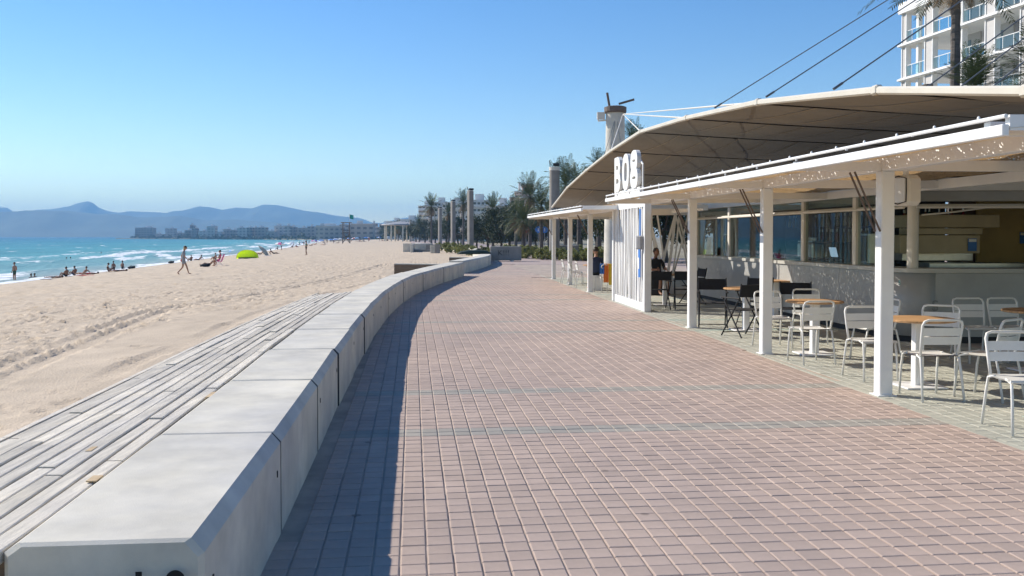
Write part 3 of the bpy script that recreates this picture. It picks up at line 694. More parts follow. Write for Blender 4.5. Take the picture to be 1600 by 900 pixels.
# slatted screens ---------------------------------------------------
def screen(label, a, b, h, n, post=True, rail=True, lean=.10):
    a, b = Vector(a), Vector(b); o = thing('slatted_screen', label, 'screen', tuple(a)); og = o.location; t = (b-a).normalized(); L = (b-a).length
    rz = math.atan2(t.y, t.x)
    if post:
        for p in (a, b):
            q = MB(); q.box(p+Vector((0, 0, h/2)), (.15, .15, h), rz=rz, bev=.008); q.build('post', M['white'], o, origin=og)
    for z, hh in ((.09, .18), (h-.1, .2)):
        q = MB(); q.bar(a+t*.075+Vector((0, 0, z)), b-t*.075+Vector((0, 0, z)), .07, hh); q.build('rail', M['white'], o, origin=og)
    for i in range(n):
        s0 = .1+(L-.2)*(i+.5)/n; l = random.uniform(-lean, lean); w_ = random.uniform(.045, .085)
        c0 = max(.1, min(L-.1, s0-l)); c1 = max(.1, min(L-.1, s0+l)); mid = max(.1, min(L-.1, s0+random.uniform(-.05, .05)))
        off = Vector((-t.y, t.x, 0))*(.022 if i % 2 else -.022)
        q = MB(); q.bar(a+t*c0+off+Vector((0, 0, .16)), a+t*mid+off+Vector((0, 0, h*.5)), .02, .0)if False else None
        pts = [a+t*c0+off+Vector((0, 0, .17)), a+t*mid+off+Vector((0, 0, h*.5)), a+t*c1+off+Vector((0, 0, h-.19))]
        q = MB(); nr = Vector((-t.y, t.x, 0))*.011; vs = []
        for p in pts: vs += [p-t*w_/2-nr, p+t*w_/2-nr, p+t*w_/2+nr, p-t*w_/2+nr]
        q.add(vs, [(k*4+j, k*4+(j+1) % 4, (k+1)*4+(j+1) % 4, (k+1)*4+j) for k in range(2) for j in range(4)]+[(3, 2, 1, 0), (8, 9, 10, 11)])
        q.build('slat', M['white'], o, origin=og)
    return o
sc1 = screen('white screen of crooked vertical slats under the big white sign', TP(23.7), TP(20.2), 2.5, 34)
q = MB(); q.box(TP(20.55, -.09, 1.05)-sc1.location, (.02, .17, .62), rz=TRZ); q.build('blue_poster', M['bluep'], sc1)
q = MB(); q.box(TP(20.5, -.09, 1.85)-sc1.location, (.02, .09, .8), rz=TRZ); q.build('blue_poster', M['bluep'], sc1)
q = MB(); q.box(TP(20.55, -.105, 1.05)-sc1.location, (.012, .08, .25), rz=TRZ); q.build('poster_print', M['wht'], sc1)
q = MB(); q.lathe([(.13, 0), (.16, .02), (.16, .28), (.13, .3)], TP(20.35, -.06, 1.36)-sc1.location, 12); q.build('round_plaque', M['grey'], sc1)
screen('open white slat screen at the back of the bar terrace', TP(26.6, .9), TP(26.2, 3.0), 2.45, 16, lean=.28)
screen('white slat screen standing left of the bar window', TP(24.6, 2.9), TP(22.6, 2.9), 2.3, 9, post=False, lean=.2)
# B08 sign ------------------------------------------------------------
sg = thing('roof_sign', 'big white block letters and number standing on the pergola roof', 'sign', tuple(TP(22.2, -.02, 2.5)), TRZ+R(-90))
def stroke(pts, wd, dp, closed, off):
    pts = [Vector((x, 0, z)) for x, z in pts]; k = len(pts); b_ = MB(); V = []
    for i_ in range(k):
        a_ = pts[(i_-1) % k] if closed or i_ else pts[0]; c_ = pts[(i_+1) % k] if closed or i_ < k-1 else pts[-1]
        t_ = (c_-a_).normalized(); n_ = Vector((-t_.z, 0, t_.x))*wd/2
        for yy_ in (-dp/2-off, dp/2+off): V += [pts[i_]-n_+Vector((0, yy_, 0)), pts[i_]+n_+Vector((0, yy_, 0))]
    e_ = k if closed else k-1; F = []
    for i_ in range(e_):
        a_, c_ = i_*4, ((i_+1) % k)*4; F += [(a_, c_, c_+1, a_+1), (a_+2, a_+3, c_+3, c_+2), (a_, a_+2, c_+2, c_), (a_+1, c_+1, c_+3, a_+3)]
    if not closed: F += [(0, 1, 3, 2), ((k-1)*4, (k-1)*4+2, (k-1)*4+3, (k-1)*4+1)]
    b_.add(V, F); return b_
ov = lambda cx, cz, rx, rz_: [(cx+rx*math.copysign(abs(math.cos(a))**.75, math.cos(a)), cz+rz_*math.copysign(abs(math.sin(a))**.75, math.sin(a))) for a in np.linspace(0, 2*math.pi, 25)[:-1]]
for dx, parts_ in ((-.95, (([(-.28, .0), (-.28, .86)], 0), ([(-.30, .10), (.08, .10), (.2, .15), (.26, .26), (.2, .37), (.06, .43), (-.30, .43)], 0), ([(-.30, .44), (.06, .44), (.18, .5), (.22, .6), (.18, .7), (.06, .76), (-.30, .76)], 0))),
                   (0., ((ov(0, .43, .27, .33), 1),)), (.92, ((ov(0, .235, .28, .14), 1), (ov(0, .625, .25, .135), 1)))):
    lt = None
    for k_, (pp, cl) in enumerate(parts_):
        o_ = stroke(pp, .21, .09, cl, .002*k_).build('letter' if lt is None else 'letter_stroke', M['white'], lt or sg)
        if lt is None: lt = o_; lt.location = (dx, 0, .25)
q = MB(); q.box((0, .02, .15), (2.85, .08, .22)); q.build('plinth', M['white'], sg)
q = MB(); q.tube([(1.45, .05, .2), (1.45, .05, .75), (1.25, .05, .85)], .025, 6); q.build('brace', M['white'], sg)
# kiosk ---------------------------------------------------------------
KX = lambda y: 7.5-.1019*y
KD = Vector((-.1019, 1, 0)).normalized(); KN = Vector((1, .1019, 0)).normalized(); KRZ = math.atan2(KD.y, KD.x)-R(90)
ko = thing('beach_bar', 'grey beach bar kiosk with long counter and glazed front under the fabric roof', 'kiosk', (KX(19)+2, 19, 0)); kg = ko.location
def K(name, m, mb, par=None, **k): return mb.build(name, M[m], par or ko, origin=kg, **k)
path = [Vector((KX(y), y, 0)) for y in (25.2, 23.0, 20.8, 18.6, 16.5, 14.75)]
cc = Vector((KX(14.7)+.5, 14.75, 0))
arc = [cc+Vector((-.5*math.cos(a), -.5*math.sin(a), 0)) for a in [R(x) for x in (15, 30, 45, 60, 75, 90)]]
path2 = path+arc; side = [Vector((x, 14.25, 0)) for x in (8.4, 10.3, 12.2, 14)]
def strip(pts, z0, z1, th, out=0.):
    b = MB(); vs = []
    for i, p in enumerate(pts):
        t = (pts[min(i+1, len(pts)-1)]-pts[max(i-1, 0)]).normalized(); nr = Vector((-t.y, t.x, 0))
        a, c = p-nr*out, p+nr*(th)
        vs += [(a.x, a.y, z0), (c.x, c.y, z0), (c.x, c.y, z1), (a.x, a.y, z1)]
    k = len(pts); b.add(vs, [(i*4+j, (i+1)*4+j, (i+1)*4+(j+1) % 4, i*4+(j+1) % 4) for i in range(k-1) for j in range(4)]+[(0, 1, 2, 3), ((k-1)*4+3, (k-1)*4+2, (k-1)*4+1, (k-1)*4)])
    return b
def seg(a, b, g=.004): t = (b-a).normalized(); return [a+t*g, b-t*g]
for a, b in zip(path[:-1], path[1:]): K('counter_panel', 'counter', strip(seg(a, b), .10, 1.08, .06))
K('counter_corner', 'counter', strip([path[-1]]+arc, .10, 1.08, .06), smooth=True)
for a, b in zip([arc[-1]]+side[:-1], side): K('counter_panel', 'counter', strip(seg(a, b), .10, 1.08, .06))
K('plinth', 'dark', strip([p+Vector((.05, .03, 0)) for p in path2+side], 0, .10, .06))
K('worktop', 'ledge', strip(path2+side, 1.085, 1.15, .55, .035))
wy_ = [25.2, 22.6, 20.4, 18.26, 16.1, 14.75]
for i, y in enumerate(wy_):
    p = Vector((KX(y), y, 0))+KN*.12
    if i < len(wy_)-1:
        b = MB(); b.box(p+Vector((0, 0, 1.75)), (.10, .13, 1.2), rz=KRZ, bev=.006); K('mullion', 'cream', b)
        p2 = Vector((KX(wy_[i+1]), wy_[i+1], 0))+KN*.12
        b = MB(); b.bar(p+KD*-.07+Vector((0, 0, 1.75)), p2+KD*.07+Vector((0, 0, 1.75)), .012, 1.18); K('glass_pane', 'glass', b)
b = MB(); b.lathe([(.085, 1.15), (.085, 2.36)], arc[2]+Vector((.12, .12, 0)), 18); K('corner_column', 'cream', b, smooth=False)
smooth_by_angle(ko.children[-1])
in_ = [p+KN*.12 for p in path[:-1]]+[arc[2]+Vector((.12, .14, 0))]+[s+Vector((0, .14, 0)) for s in side]
K('header_beam', 'cream', strip(in_, 2.36, 2.56, .1, .06))
K('shutter_box', 'counter', strip([p+Vector((.1, .1, 0)) for p in in_], 2.20, 2.36, .12))
for off, z in ((-.02, 2.13), (-.14, 2.10)):
    b = MB(); b.tube([p+KN*off+Vector((0, -.0, z)) for p in in_[:6]], .022, 8); K('awning_tube', 'cream', b)
    b = MB(); b.tube([p+Vector((0, off, z)) for p in in_[5:]], .022, 8); K('awning_tube', 'cream', b)
b = MB(); b.tube([in_[5]+Vector((.1, -.1, 1.98)), in_[5]+Vector((.55, -.12, 2.02)), in_[5]+Vector((1.15, -.1, 2.1))], .014, 6); K('awning_arm', 'cream', b)
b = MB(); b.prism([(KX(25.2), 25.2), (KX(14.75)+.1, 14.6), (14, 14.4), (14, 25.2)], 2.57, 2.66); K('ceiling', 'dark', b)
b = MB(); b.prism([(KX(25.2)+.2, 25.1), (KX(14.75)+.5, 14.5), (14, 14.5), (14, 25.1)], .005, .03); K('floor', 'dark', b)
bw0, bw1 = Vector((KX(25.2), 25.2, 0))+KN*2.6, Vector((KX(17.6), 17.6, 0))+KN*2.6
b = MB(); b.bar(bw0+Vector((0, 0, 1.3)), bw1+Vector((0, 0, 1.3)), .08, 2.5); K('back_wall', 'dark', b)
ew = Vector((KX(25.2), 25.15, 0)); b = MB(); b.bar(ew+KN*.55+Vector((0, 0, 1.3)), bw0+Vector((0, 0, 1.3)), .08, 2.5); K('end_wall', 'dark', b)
b = MB(); b.bar((bw1.x, 17.6, 1.3), (13.9, 17.6, 1.3), .08, 2.5); K('kitchen_wall', 'brownw', b)
b = MB(); b.box((9.55, 17.5, 1.3), (1.6, .06, 2.5)); K('yellow_wall', 'yellow', b)
b = MB(); b.box((10.4, 15.9, 1.3), (.08, 3.2, 2.5)); K('yellow_wall', 'yellow', b)
for nm, x0, x1, z0, z1, y_, m_ in (('hood', 7.0, 8.62, 1.80, 2.03, 16.4, 'tan'), ('hood', 7.0, 8.22, 1.68, 1.79, 16.2, 'tan'), ('hood', 6.75, 8.15, 1.35, 1.67, 16.15, 'tan'), ('work_bench', 7.2, 9.0, 1.10, 1.19, 16.0, 'steel'), ('splashback', 7.1, 8.4, 1.2, 1.36, 16.9, 'steel')):
    b = MB(); b.box(((x0+x1)/2, y_+.3, (z0+z1)/2), (x1-x0, .6, z1-z0), bev=.01); K(nm, m_, b)
for x, z, y_ in ((8.0, 1.5, 16.13), (6.98, 1.5, 16.13), (9.62, 1.62, 17.45)):
    b = MB(); b.box((x, y_, z), (.15, .012, .22)); K('notice', 'bluep', b, b and None)
    b = MB(); b.box((x, y_-.008, z+.075), (.13, .006, .05)); K('notice_print', 'wht', b)
def shelf(z, ys, off, n, lab, seed):
    a, c = Vector((KX(ys[0]), ys[0], 0))+KN*off, Vector((KX(ys[1]), ys[1], 0))+KN*off
    b = MB(); b.bar(a+Vector((0, 0, z)), c+Vector((0, 0, z)), .26, .025); K('shelf', 'dark', b)
    rr = random.Random(seed)
    for i in range(n):
        p = a+(c-a)*((i+.5+rr.uniform(-.25, .25))/n)+KN*rr.uniform(-.06, .06); h = rr.uniform(.22, .33); r = rr.uniform(.03, .042)
        m_ = bottle_m[rr.randrange(len(bottle_m))]
        cn = m_.name.split('_')[1]; od = lambda k: str(k)+('th' if 10 < k % 100 < 14 else {1: 'st', 2: 'nd', 3: 'rd'}.get(k % 10, 'th'))
        o = thing('bottle', cn+' glass bottle on the '+lab+', '+od(n-i)+' from the right end', 'bottle', (p.x, p.y, z+.0126), 0, 'bottles on the '+lab)
        link('glass_body', bott[m_.name][rr.randrange(3)], o); link('cap', capm_, o).scale = (1, 1, 1)
bottle_m = [mat('bottle_'+k, c, .12, .1, 8, spec=.7) for k, c in dict(green=(.02, .07, .03), amber=(.22, .08, .02), clear=(.35, .38, .38), red=(.25, .02, .02), straw=(.4, .3, .1)).items()]
bott = {}
for m_ in bottle_m:
    bott[m_.name] = []
    for h, r in ((.25, .036), (.28, .034), (.30, .04)):
        b = MB(); b.lathe([(r*.9, 0), (r, .01), (r, h*.58), (r*.4, h*.74), (r*.36, h*.95)], n=10); bott[m_.name].append(b.mesh('glass_body', m_, True))
b = MB(); b.lathe([(.016, .235), (.016, .305)], n=8); capm_ = b.mesh('cap', M['steel'])
shelf(1.86, (16.3, 24.0), 2.2, 34, 'upper shelf behind the bar', 1)
shelf(1.50, (18.2, 22.4), 2.25, 24, 'lower shelf behind the bar', 2)
def on_counter(name, label, y, off, parts):
    p = Vector((KX(y), y, 0))+KN*off; o = thing(name, label, name.replace('_', ' '), (p.x, p.y, 1.151), KRZ)
    for nm, m_, fn in parts: q = MB(); fn(q); q.build(nm, M[m_] if m_ in M else m_, o)
scr = bpy.data.materials.new('lit_screen'); scr.use_nodes = True; e_ = scr.node_tree.nodes['Principled BSDF']; e_.inputs['Emission Color'].default_value = (.55, .75, 1, 1); e_.inputs['Emission Strength'].default_value = .55; e_.inputs['Base Color'].default_value = (.1, .1, .1, 1)
on_counter('coffee_machine', 'chrome espresso machine behind the bar glass', 18.9, .62, [('body', 'steel', lambda q: q.box((0, 0, .2), (.45, .75, .32), bev=.03)), ('cup_rack', 'steel', lambda q: q.box((0, 0, .39), (.42, .72, .03))), ('drip_tray', 'blackm', lambda q: q.box((-.3, 0, .05), (.2, .7, .06)))]+
           [('cup', 'wht', (lambda k: lambda q: q.lathe([(.025, .41), (.035, .47)], (-.12, -.3+k*.075, 0), 8))(k)) for k in range(8)])
on_counter('card_till', 'small till with pale lit screen behind the bar glass', 17.35, .35, [('base', 'blackm', lambda q: q.box((0, 0, .04), (.2, .25, .08), bev=.01)), ('screen', scr, lambda q: q.box((-.06, 0, .2), (.02, .26, .18), rot=Matrix.Rotation(R(-15), 3, 'Y')))])
on_counter('drinks_cooler', 'upright glass fronted cooler behind the bar', 16.65, .7, [('case', 'steel', lambda q: q.box((0, 0, .28), (.4, .45, .56), bev=.02)), ('door', 'win', lambda q: q.box((-.205, 0, .28), (.012, .37, .46)))])
on_counter('beer_tap', 'chrome beer tap column on the bar counter', 23.4, .3, [('column', 'steel', lambda q: q.lathe([(.06, 0), (.05, .05), (.035, .1), (.035, .42), (.05, .45)], n=12)), ('spout', 'steel', lambda q: q.tube([(0, 0, .36), (-.12, 0, .36), (-.14, 0, .28)], .012, 6)), ('badge', 'wht', lambda q: q.lathe([(.09, .5), (.11, .53), (.09, .56)], n=14))])
on_counter('crate', 'stack of black crates at the right end of the bar counter', 14.3, 3.55, [('crate_wall', 'blackm', lambda q: q.box((0, 0, .1), (.4, .3, .18), bev=.01)), ('crate_wall', 'blackm', lambda q: q.box((.03, 0, .26), (.36, .28, .12), bev=.01))])
def mark(body, px, py, size, m, wallp, rz, nm='counter_lettering', sx=1.):
    t = text_obj(nm, body, size, m, ko, .0008, 0, sx); t.rotation_euler = (R(90), 0, rz); t.location = wallp-kg
faint = mat('faint_lettering', (.23, .235, .23), .5, .1, 9); tealm = mat('teal_print', (.05, .3, .32), .5, .1, 9)
def onface(px, py):
    d = ray(px, py); t = 7.5/(d.x+.1019*d.y); p = d*t; return Vector((p.x, p.y, EYE+p.z))-KN*.008
mark('EIGHT', 0, 0, .21, faint, onface(1215, 447), KRZ-R(90))
p = onface(1406, 445); mark('B', 0, 0, .11, tealm, p, KRZ-R(90))
p = AT(1461, 486, 14.235); mark('S', 0, 0, .24, faint, p, 0)
# box speaker on the first post
sp = thing('wall_speaker', 'white rounded loudspeaker box hung beside the first pergola post', 'speaker', tuple(TP(9.75, .30, 1.98)), TRZ+R(25))
q = MB(); q.box((0, 0, .15), (.24, .24, .32), bev=.04); q.build('case', M['cream'], sp)
q = MB(); q.box((-.124, -.0, .15), (.012, .17, .26), bev=.004); q.build('grille', M['white'], sp)
q = MB(); q.tube([(-.125, .1, .03), (-.128, .105, .15), (-.125, .1, .27), (-.125, 0, .295), (-.125, -.1, .27), (-.128, -.105, .15), (-.125, -.1, .03), (-.125, 0, .005), (-.125, .1, .03)], .007, 5); q.build('rim', M['blackm'], sp)
q = MB(); q.bar((0, 0, .3), (0, 0, .42), .04, .04); q.build('bracket', M['white'], sp)
# fabric roof ---------------------------------------------------------
RA = 5.0
edge = [(38.7, 2.85), (34.4, 3.43), (30.2, 3.77), (26.0, 4.03), (22.3, 4.15), (18.3, 3.97), (14.3, 3.70), (10.5, 3.29), (7.84, 2.87), (5.6, 2.42)]
ED = Vector((-.086, 1, 0)); EN = Vector((1, .086, 0)).normalized()
def eh(y): return float(np.interp(y, [e[0] for e in edge][::-1], [e[1] for e in edge][::-1]))
def RP(y, u):                                  # u metres inland from the sea edge
    x = RA-.086*y; sag = -.055*u+.002*u*u
    return Vector((x, y, 0))+EN*u+Vector((0, 0, eh(y)+sag))
ro = thing('fabric_roof', 'huge arched beige fabric sail roof over the bar', 'roof', (5.5, 22, 0)); rg = ro.location
UW = 9.5
for (y0, z0), (y1, z1) in zip(edge[:-1], edge[1:]):
    b = MB(); ns, nu = 6, 14; V = []
    for i in range(ns+1):
        s = i/ns; y = y0+(y1-y0)*s
        for j in range(nu+1):
            p = RP(y, UW*j/nu); p.z += -.10*math.sin(math.pi*s)*min(1, j/2+.0); V.append(p)
    b.add(V, [(i*(nu+1)+j, i*(nu+1)+j+1, (i+1)*(nu+1)+j+1, (i+1)*(nu+1)+j) for i in range(ns) for j in range(nu)])
    pn = b.build('fabric_panel', M['membrane'], ro, smooth=True, origin=rg)
    for k in range(1, 13):
        u = UW*k/13; b = MB(); pts = []
        for i in range(7):
            s = i/6; p = RP(y0+(y1-y0)*s, u+.25*s); p.z += -.10*math.sin(math.pi*s)*min(1, u/UW*7)-.016; pts.append(p)
        V = []; 
        for p in pts: V += [p-EN*.022, p+EN*.022]
        b.add(V, [(2*i, 2*i+1, 2*i+3, 2*i+2) for i in range(6)]); b.build('seam', M['seam'], pn, origin=rg)
    b = MB(); b.bar(RP(y0, 0)+Vector((0, 0, .0)), RP(y1, 0), .07, .09, bev=.02); eo = b.build('edge_beam', M['edge'], ro, origin=rg)
    b = MB(); b.bar(RP(y1, 0)-ED*.09, RP(y1, 0)+ED*.05, .09, .11, bev=.02); b.build('edge_collar', M['edge'], eo, origin=rg)
for y, z in edge:
    b = MB(); b.tube([RP(y, u)-Vector((0, 0, .02)) for u in np.linspace(.05, UW, 6)], .011, 6); b.build('rib', M['blackm'], ro, origin=rg)
MT = Vector((18, 15, 12.9))
for i, (px, py) in enumerate(((1115, 173), (1195, 154), (1300, 146))):
    d = 5.0*1450/(px-675.3); a = RP(d, 0)+Vector((0, 0, .07)); b = MB(); b.tube([a, MT], .010, 6); b.build('stay_cable', M['cable'], ro, origin=rg)
    b = MB(); b.tube([a, a+(MT-a).normalized()*.15], .018, 6); b.build('cable_socket', M['cable'], ro, origin=rg)
for px, py, Y in ((1447, 137, 13), (1500, 136, 13), (1552, 135, 13)):
    a = AT(px, py, Y); b = MB(); b.tube([a, MT+Vector((1, 1, 0))], .010, 6); b.build('stay_cable', M['cable'], ro, origin=rg)
mo = thing('roof_mast', 'tall tapered steel mast of the fabric roof standing inland right of the picture', 'mast', (18.4, 15.3, 0))
b = MB(); b.lathe([(.35, 0), (.3, 6), (.2, 13.2)], n=16); b.build('shaft', M['cream'], mo, smooth=True); b = MB(); b.lathe([(.3, 12.7), (.3, 13.0)], n=12); b.build('collar', M['steel'], mo)
m2 = thing('roof_mast', 'thick tapered concrete mast with lamps rising behind the sign', 'mast', (6.1, 55, 0)); mg = m2.location
b = MB(); b.lathe([(.66, 0), (.55, 8.9)], n=22); b.build('shaft', M['conc'], m2, smooth=True); smooth_by_angle(m2.children[-1])
b = MB(); b.lathe([(.62, 8.9), (.66, 9.0), (.66, 9.25), (.5, 9.3)], n=20); b.build('cap', M['rust'], m2)
b = MB(); b.bar((-.35, 0, 9.3), (-.5, -.1, 10.1), .22, .12); b.build('floodlight', M['rust'], m2); b = MB(); b.bar((.2, 0, 9.45), (1.1, -.1, 9.7), .22, .1); b.build('floodlight', M['rust'], m2)
b = MB(); b.tube([(-.5, 0, 8.5), (-1.0, 0, 8.45), (-1.05, 0, 8.75)], .05, 6); b.box((-.85, 0, 8.75), (.45, .3, .4)); b.build('camera_bracket', M['cream'], m2)
for q in (RP(22.3, 0), RP(18.3, 0), RP(26, 0), RP(14.3, 0)):
    b = MB(); b.tube([Vector((.4, -.4, 8.8)), q-mg], .018, 5); b.build('stay_cable', M['cream'], m2)
for dx in (-1.9, -1.1, .9):
    b = MB(); b.tube([Vector((0, -.5, 8.7)), Vector((dx, -1.2, 2.6))], .015, 5); b.build('stay_cable', M['cable'], m2)
# concrete columns along the promenade -----------------------------------
m3 = thing('promenade_column', 'thick round concrete column standing behind the far terrace', 'column', (G(864, 404).x, 66, 0))
b = MB(); b.lathe([(.37, 0), (.36, 6.3)], n=22); b.build('shaft', M['conc_d'], m3, smooth=True); smooth_by_angle(m3.children[-1])
b = MB(); b.lathe([(.385, 6.3), (.385, 6.55)], n=20); b.build('cap', M['cream'], m3); b = MB(); b.box((.12, 0, 6.72), (.45, .3, .22), bev=.04); b.tube([(-.3, 0, 6.5), (-.36, 0, 7.0), (-.25, 0, 7.05)], .03, 5); b.build('floodlight', M['blackm'], m3)
def column(px, d, h, w_, label):
    o = thing('promenade_column', label, 'column', ((px-800)/FPX*d, d, 0), R(32), 'square columns along the promenade')
    b = MB(); b.box((0, 0, h/2), (w_, w_, h), bev=.02); b.build('shaft', M['conc_d'], o)
    b = MB(); b.box((0, 0, h+.04), (w_*.9, w_*.9, .08)); b.build('cap', M['conc'], o)
    b = MB(); b.box((.1, 0, h+.2), (.5, .3, .2), bev=.04); b.tube([(-.25, 0, h+.05), (-.4, 0, h+.45)], .04, 5); b.build('floodlight', M['blackm'], o)
for px, d, lb in ((735, 98, 'tall square concrete column with floodlight, the nearest and tallest left of the trees'), (708, 128, 'square concrete column second from the tallest one, going left'), (687.5, 160, 'square concrete column third from the tallest one, going left'),
                  (721.5, 196, 'slim far column showing between the two tallest square columns'), (698, 228, 'slim far column showing between the second and third square columns'), (671.5, 250, 'slim far column below the round palm crown'), (641.5, 290, 'far column at the right end of the round far pavilion'), (644.5, 320, 'pale far column close behind the one at the far pavilion')):
    column(px, d, 6.4, .52, lb)
# ================================================================ FURNITURE
def white_chair():
    o = thing('metal_chair', 'x', 'chair'); r = .0125
    for sx in (-1, 1):
        b = MB(); b.tube([(sx*.20, .24, 0), (sx*.195, .215, .3), (sx*.19, .19, .43), (sx*.19, .10, .452)], r, 7); b.build('leg', M['whited'], o, smooth=True)
        b = MB(); b.tube([(sx*.215, -.27, 0), (sx*.205, -.22, .3), (sx*.2, -.19, .43), (sx*.19, -.10, .452)], r, 7); b.build('leg', M['whited'], o, smooth=True)
    b = MB(); pts = [(-.19, -.17, .44), (-.2, -.20, .6), (-.205, -.235, .76), (-.19, -.248, .8), (-.15, -.252, .815), (.15, -.252, .815), (.19, -.248, .8), (.205, -.235, .76), (.2, -.2, .6), (.19, -.17, .44)]
    b.tube(pts, .0135, 7); b.build('back_frame', M['whited'], o, smooth=True)
    for z0, z1 in ((.565, .645), (.655, .735)):
        b = MB(); n = 6; V = []
        for i in range(n+1):
            x = -.2+.4*i/n; cu = -.018*(1-(x/.2)**2)
            for z in (z0, z1):
                y = -.2-(z-.6)*.22+cu; V += [(x, y-.004, z), (x, y+.004, z)]
        b.add(V, [f for i in range(n) for f in ((i*4, i*4+4, i*4+6, i*4+2), (i*4+1, i*4+3, i*4+7, i*4+5), (i*4+2, i*4+6, i*4+7, i*4+3), (i*4, i*4+1, i*4+5, i*4+4))]); b.build('back_slat', M['whited'], o)
    n = 6; b = MB(); V = []
    for j in range(9):
        y = .225-.42*j/8; zz = .458-.012*math.sin(math.pi*j/8)-(.018 if j == 0 else 0)
        for i in range(n+1): x = -.205+.41*i/n; V.append((x, y, zz-.004*(1-(x/.2)**2)))
    T = len(V); V += [(x, y, z-.008) for x, y, z in V]; F = []
    for j in range(8):
        for i in range(n):
            a = j*(n+1)+i; F += [(a, a+n+1, a+n+2, a+1), (T+a, T+a+1, T+a+n+2, T+a+n+1)]
    b.add(V, F); b.build('seat', M['whited'], o)
    b = MB(); b.tube([(-.205, .2, .447), (.205, .2, .447)], .012, 6); b.build('seat_rail', M['whited'], o)
    return o
def black_chair():
    o = thing('folding_chair', 'x', 'chair')
    for sx in (-1, 1):
        b = MB(); b.tube([(sx*.25, .25, 0), (sx*.25, -.2, .62)], .013, 6); b.build('leg', M['blackm'], o)
        b = MB(); b.tube([(sx*.235, -.25, 0), (sx*.235, .22, .62)], .013, 6); b.build('leg', M['blackm'], o)
        b = MB(); b.tube([(sx*.25, -.2, .6), (sx*.25, -.26, .88)], .013, 6); b.build('back_post', M['blackm'], o)
        b = MB(); b.box((sx*.25, .01, .635), (.045, .48, .022), bev=.006); b.build('armrest', M['blackm'], o)
    b = MB(); b.box((0, .0, .44), (.46, .4, .014)); b.build('seat', M['blackf'], o)
    b = MB(); b.box((0, -.245, .76), (.5, .02, .2), rot=Matrix.Rotation(R(10), 3, 'X')); b.build('backrest', M['blackf'], o)
    b = MB(); b.tube([(-.24, .2, .06), (.24, .2, .06)], .009, 5); b.build('stretcher', M['blackm'], o)
    return o
def bar_table():
    o = thing('bistro_table', 'x', 'table')
    b = MB(); b.lathe([(.37, .722), (.39, .728), (.39, .745), (.38, .752)], n=32); b.build('tabletop', M['tabletop'], o)
    b = MB(); b.box((0, 0, .37), (.10, .10, .70), bev=.006); b.build('stem', M['white'], o)
    b = MB(); b.box((0, 0, .012), (.46, .46, .02), rz=0, bev=.005); b.build('base', M['white'], o)
    b = MB(); b.box((0, 0, .712), (.3, .06, .018)); b.build('bracket', M['blackm'], o)
    return o
def spread(make, spots, cat_group):
    pr = make()
    for i, (x, y, rz, lb) in enumerate(spots):
        o = pr if i == 0 else copy_tree(pr)
        o.location = (x, y, 0); o.rotation_euler = (0, 0, R(rz)); o['label'] = lb; o['group'] = cat_group
spread(white_chair, [
    (4.33, 7.83, 178, 'white slatted metal chair nearest the camera at the right edge'),
    (4.27, 9.45, 4, 'white metal chair just right of the first pergola post, seen from behind'),
    (4.16, 10.72, 186, 'white metal chair half hidden behind the first pergola post'),
    (5.05, 10.95, 150, 'shaded white chair behind the table right of the first post'),
    (4.86, 9.45, 35, 'white chair facing away behind the nearest chair'),
    (6.12, 12.2, 180, 'white chair in deep shade by the dark counter, the left of the two'),
    (6.62, 12.25, 184, 'white chair in deep shade by the dark counter, the right of the two'),
    (3.9, 12.1, 8, 'white chair seen from behind between the first and second posts'),
    (3.88, 13.75, 186, 'white chair beside the second pergola post facing the camera'),
    (4.62, 14.35, 178, 'white chair behind the middle table with a black chair behind it'),
    (4.8, 12.25, 95, 'white chair tucked against the right side of the middle table'),
    (5.5, 8.8, -60, 'white chair turned sideways behind the nearest chair'),
    (2.0, 32.6, -85, 'white chair under the far pergola, leftmost of that row'),
    (2.15, 31.2, -88, 'white chair under the far pergola, second of that row'),
    (2.3, 29.9, -85, 'white chair under the far pergola, third of that row'),
    (2.72, 27.3, 20, 'white chair with bright towels hung on it next to the slatted screen')], 'white metal terrace chairs')
spread(black_chair, [
    (3.66, 16.9, 170, 'black canvas folding chair left of the table by the third post'), (3.82, 15.3, 25, 'black canvas folding chair in front of the table by the third post'),
    (4.75, 15.5, 165, 'black folding chair against the counter behind the middle table'), (3.3, 21.0, 5, 'black folding chair next to the slatted screen, left of the two'),
    (3.95, 21.1, -8, 'black folding chair next to the slatted screen, right of the two'), (4.5, 17.2, 140, 'black folding chair close to the counter beyond the table by the third post'), (4.4, 22.6, 100, 'black folding chair deep under the roof beside the seated figure')], 'black folding terrace chairs')
spread(bar_table, [
    (4.45, 10.15, 5, 'round wooden table on white stem right of the first post'), (6.4, 11.3, 5, 'round wooden table cut by the right picture edge'),
    (4.22, 12.92, 5, 'round wooden table between the first and second posts'), (4.08, 16.15, 5, 'round wooden table with black chairs by the third post'),
    (3.65, 22.1, 5, 'round table with black chairs beside the slatted screen'), (2.62, 29.2, 5, 'round table under the far pergola with flowers on it'), (5.4, 19.0, 5, 'round table deep in shade against the counter')], 'round bistro tables')
o = thing('flower_pot', 'small pot of red flowers on the far terrace table', 'flower pot', (2.62, 29.2, .753)); b = MB(); b.lathe([(.05, 0), (.07, .1)], n=10); b.build('pot', M['black'], o)
b = MB()
for k in range(40):
    a = random.uniform(0, 6.28); r_ = random.uniform(.02, .12); z = random.uniform(.1, .24); b.box((r_*math.cos(a), r_*math.sin(a), z), (.05, .05, .02), rz=a)
b.build('flowers', M['red'], o)
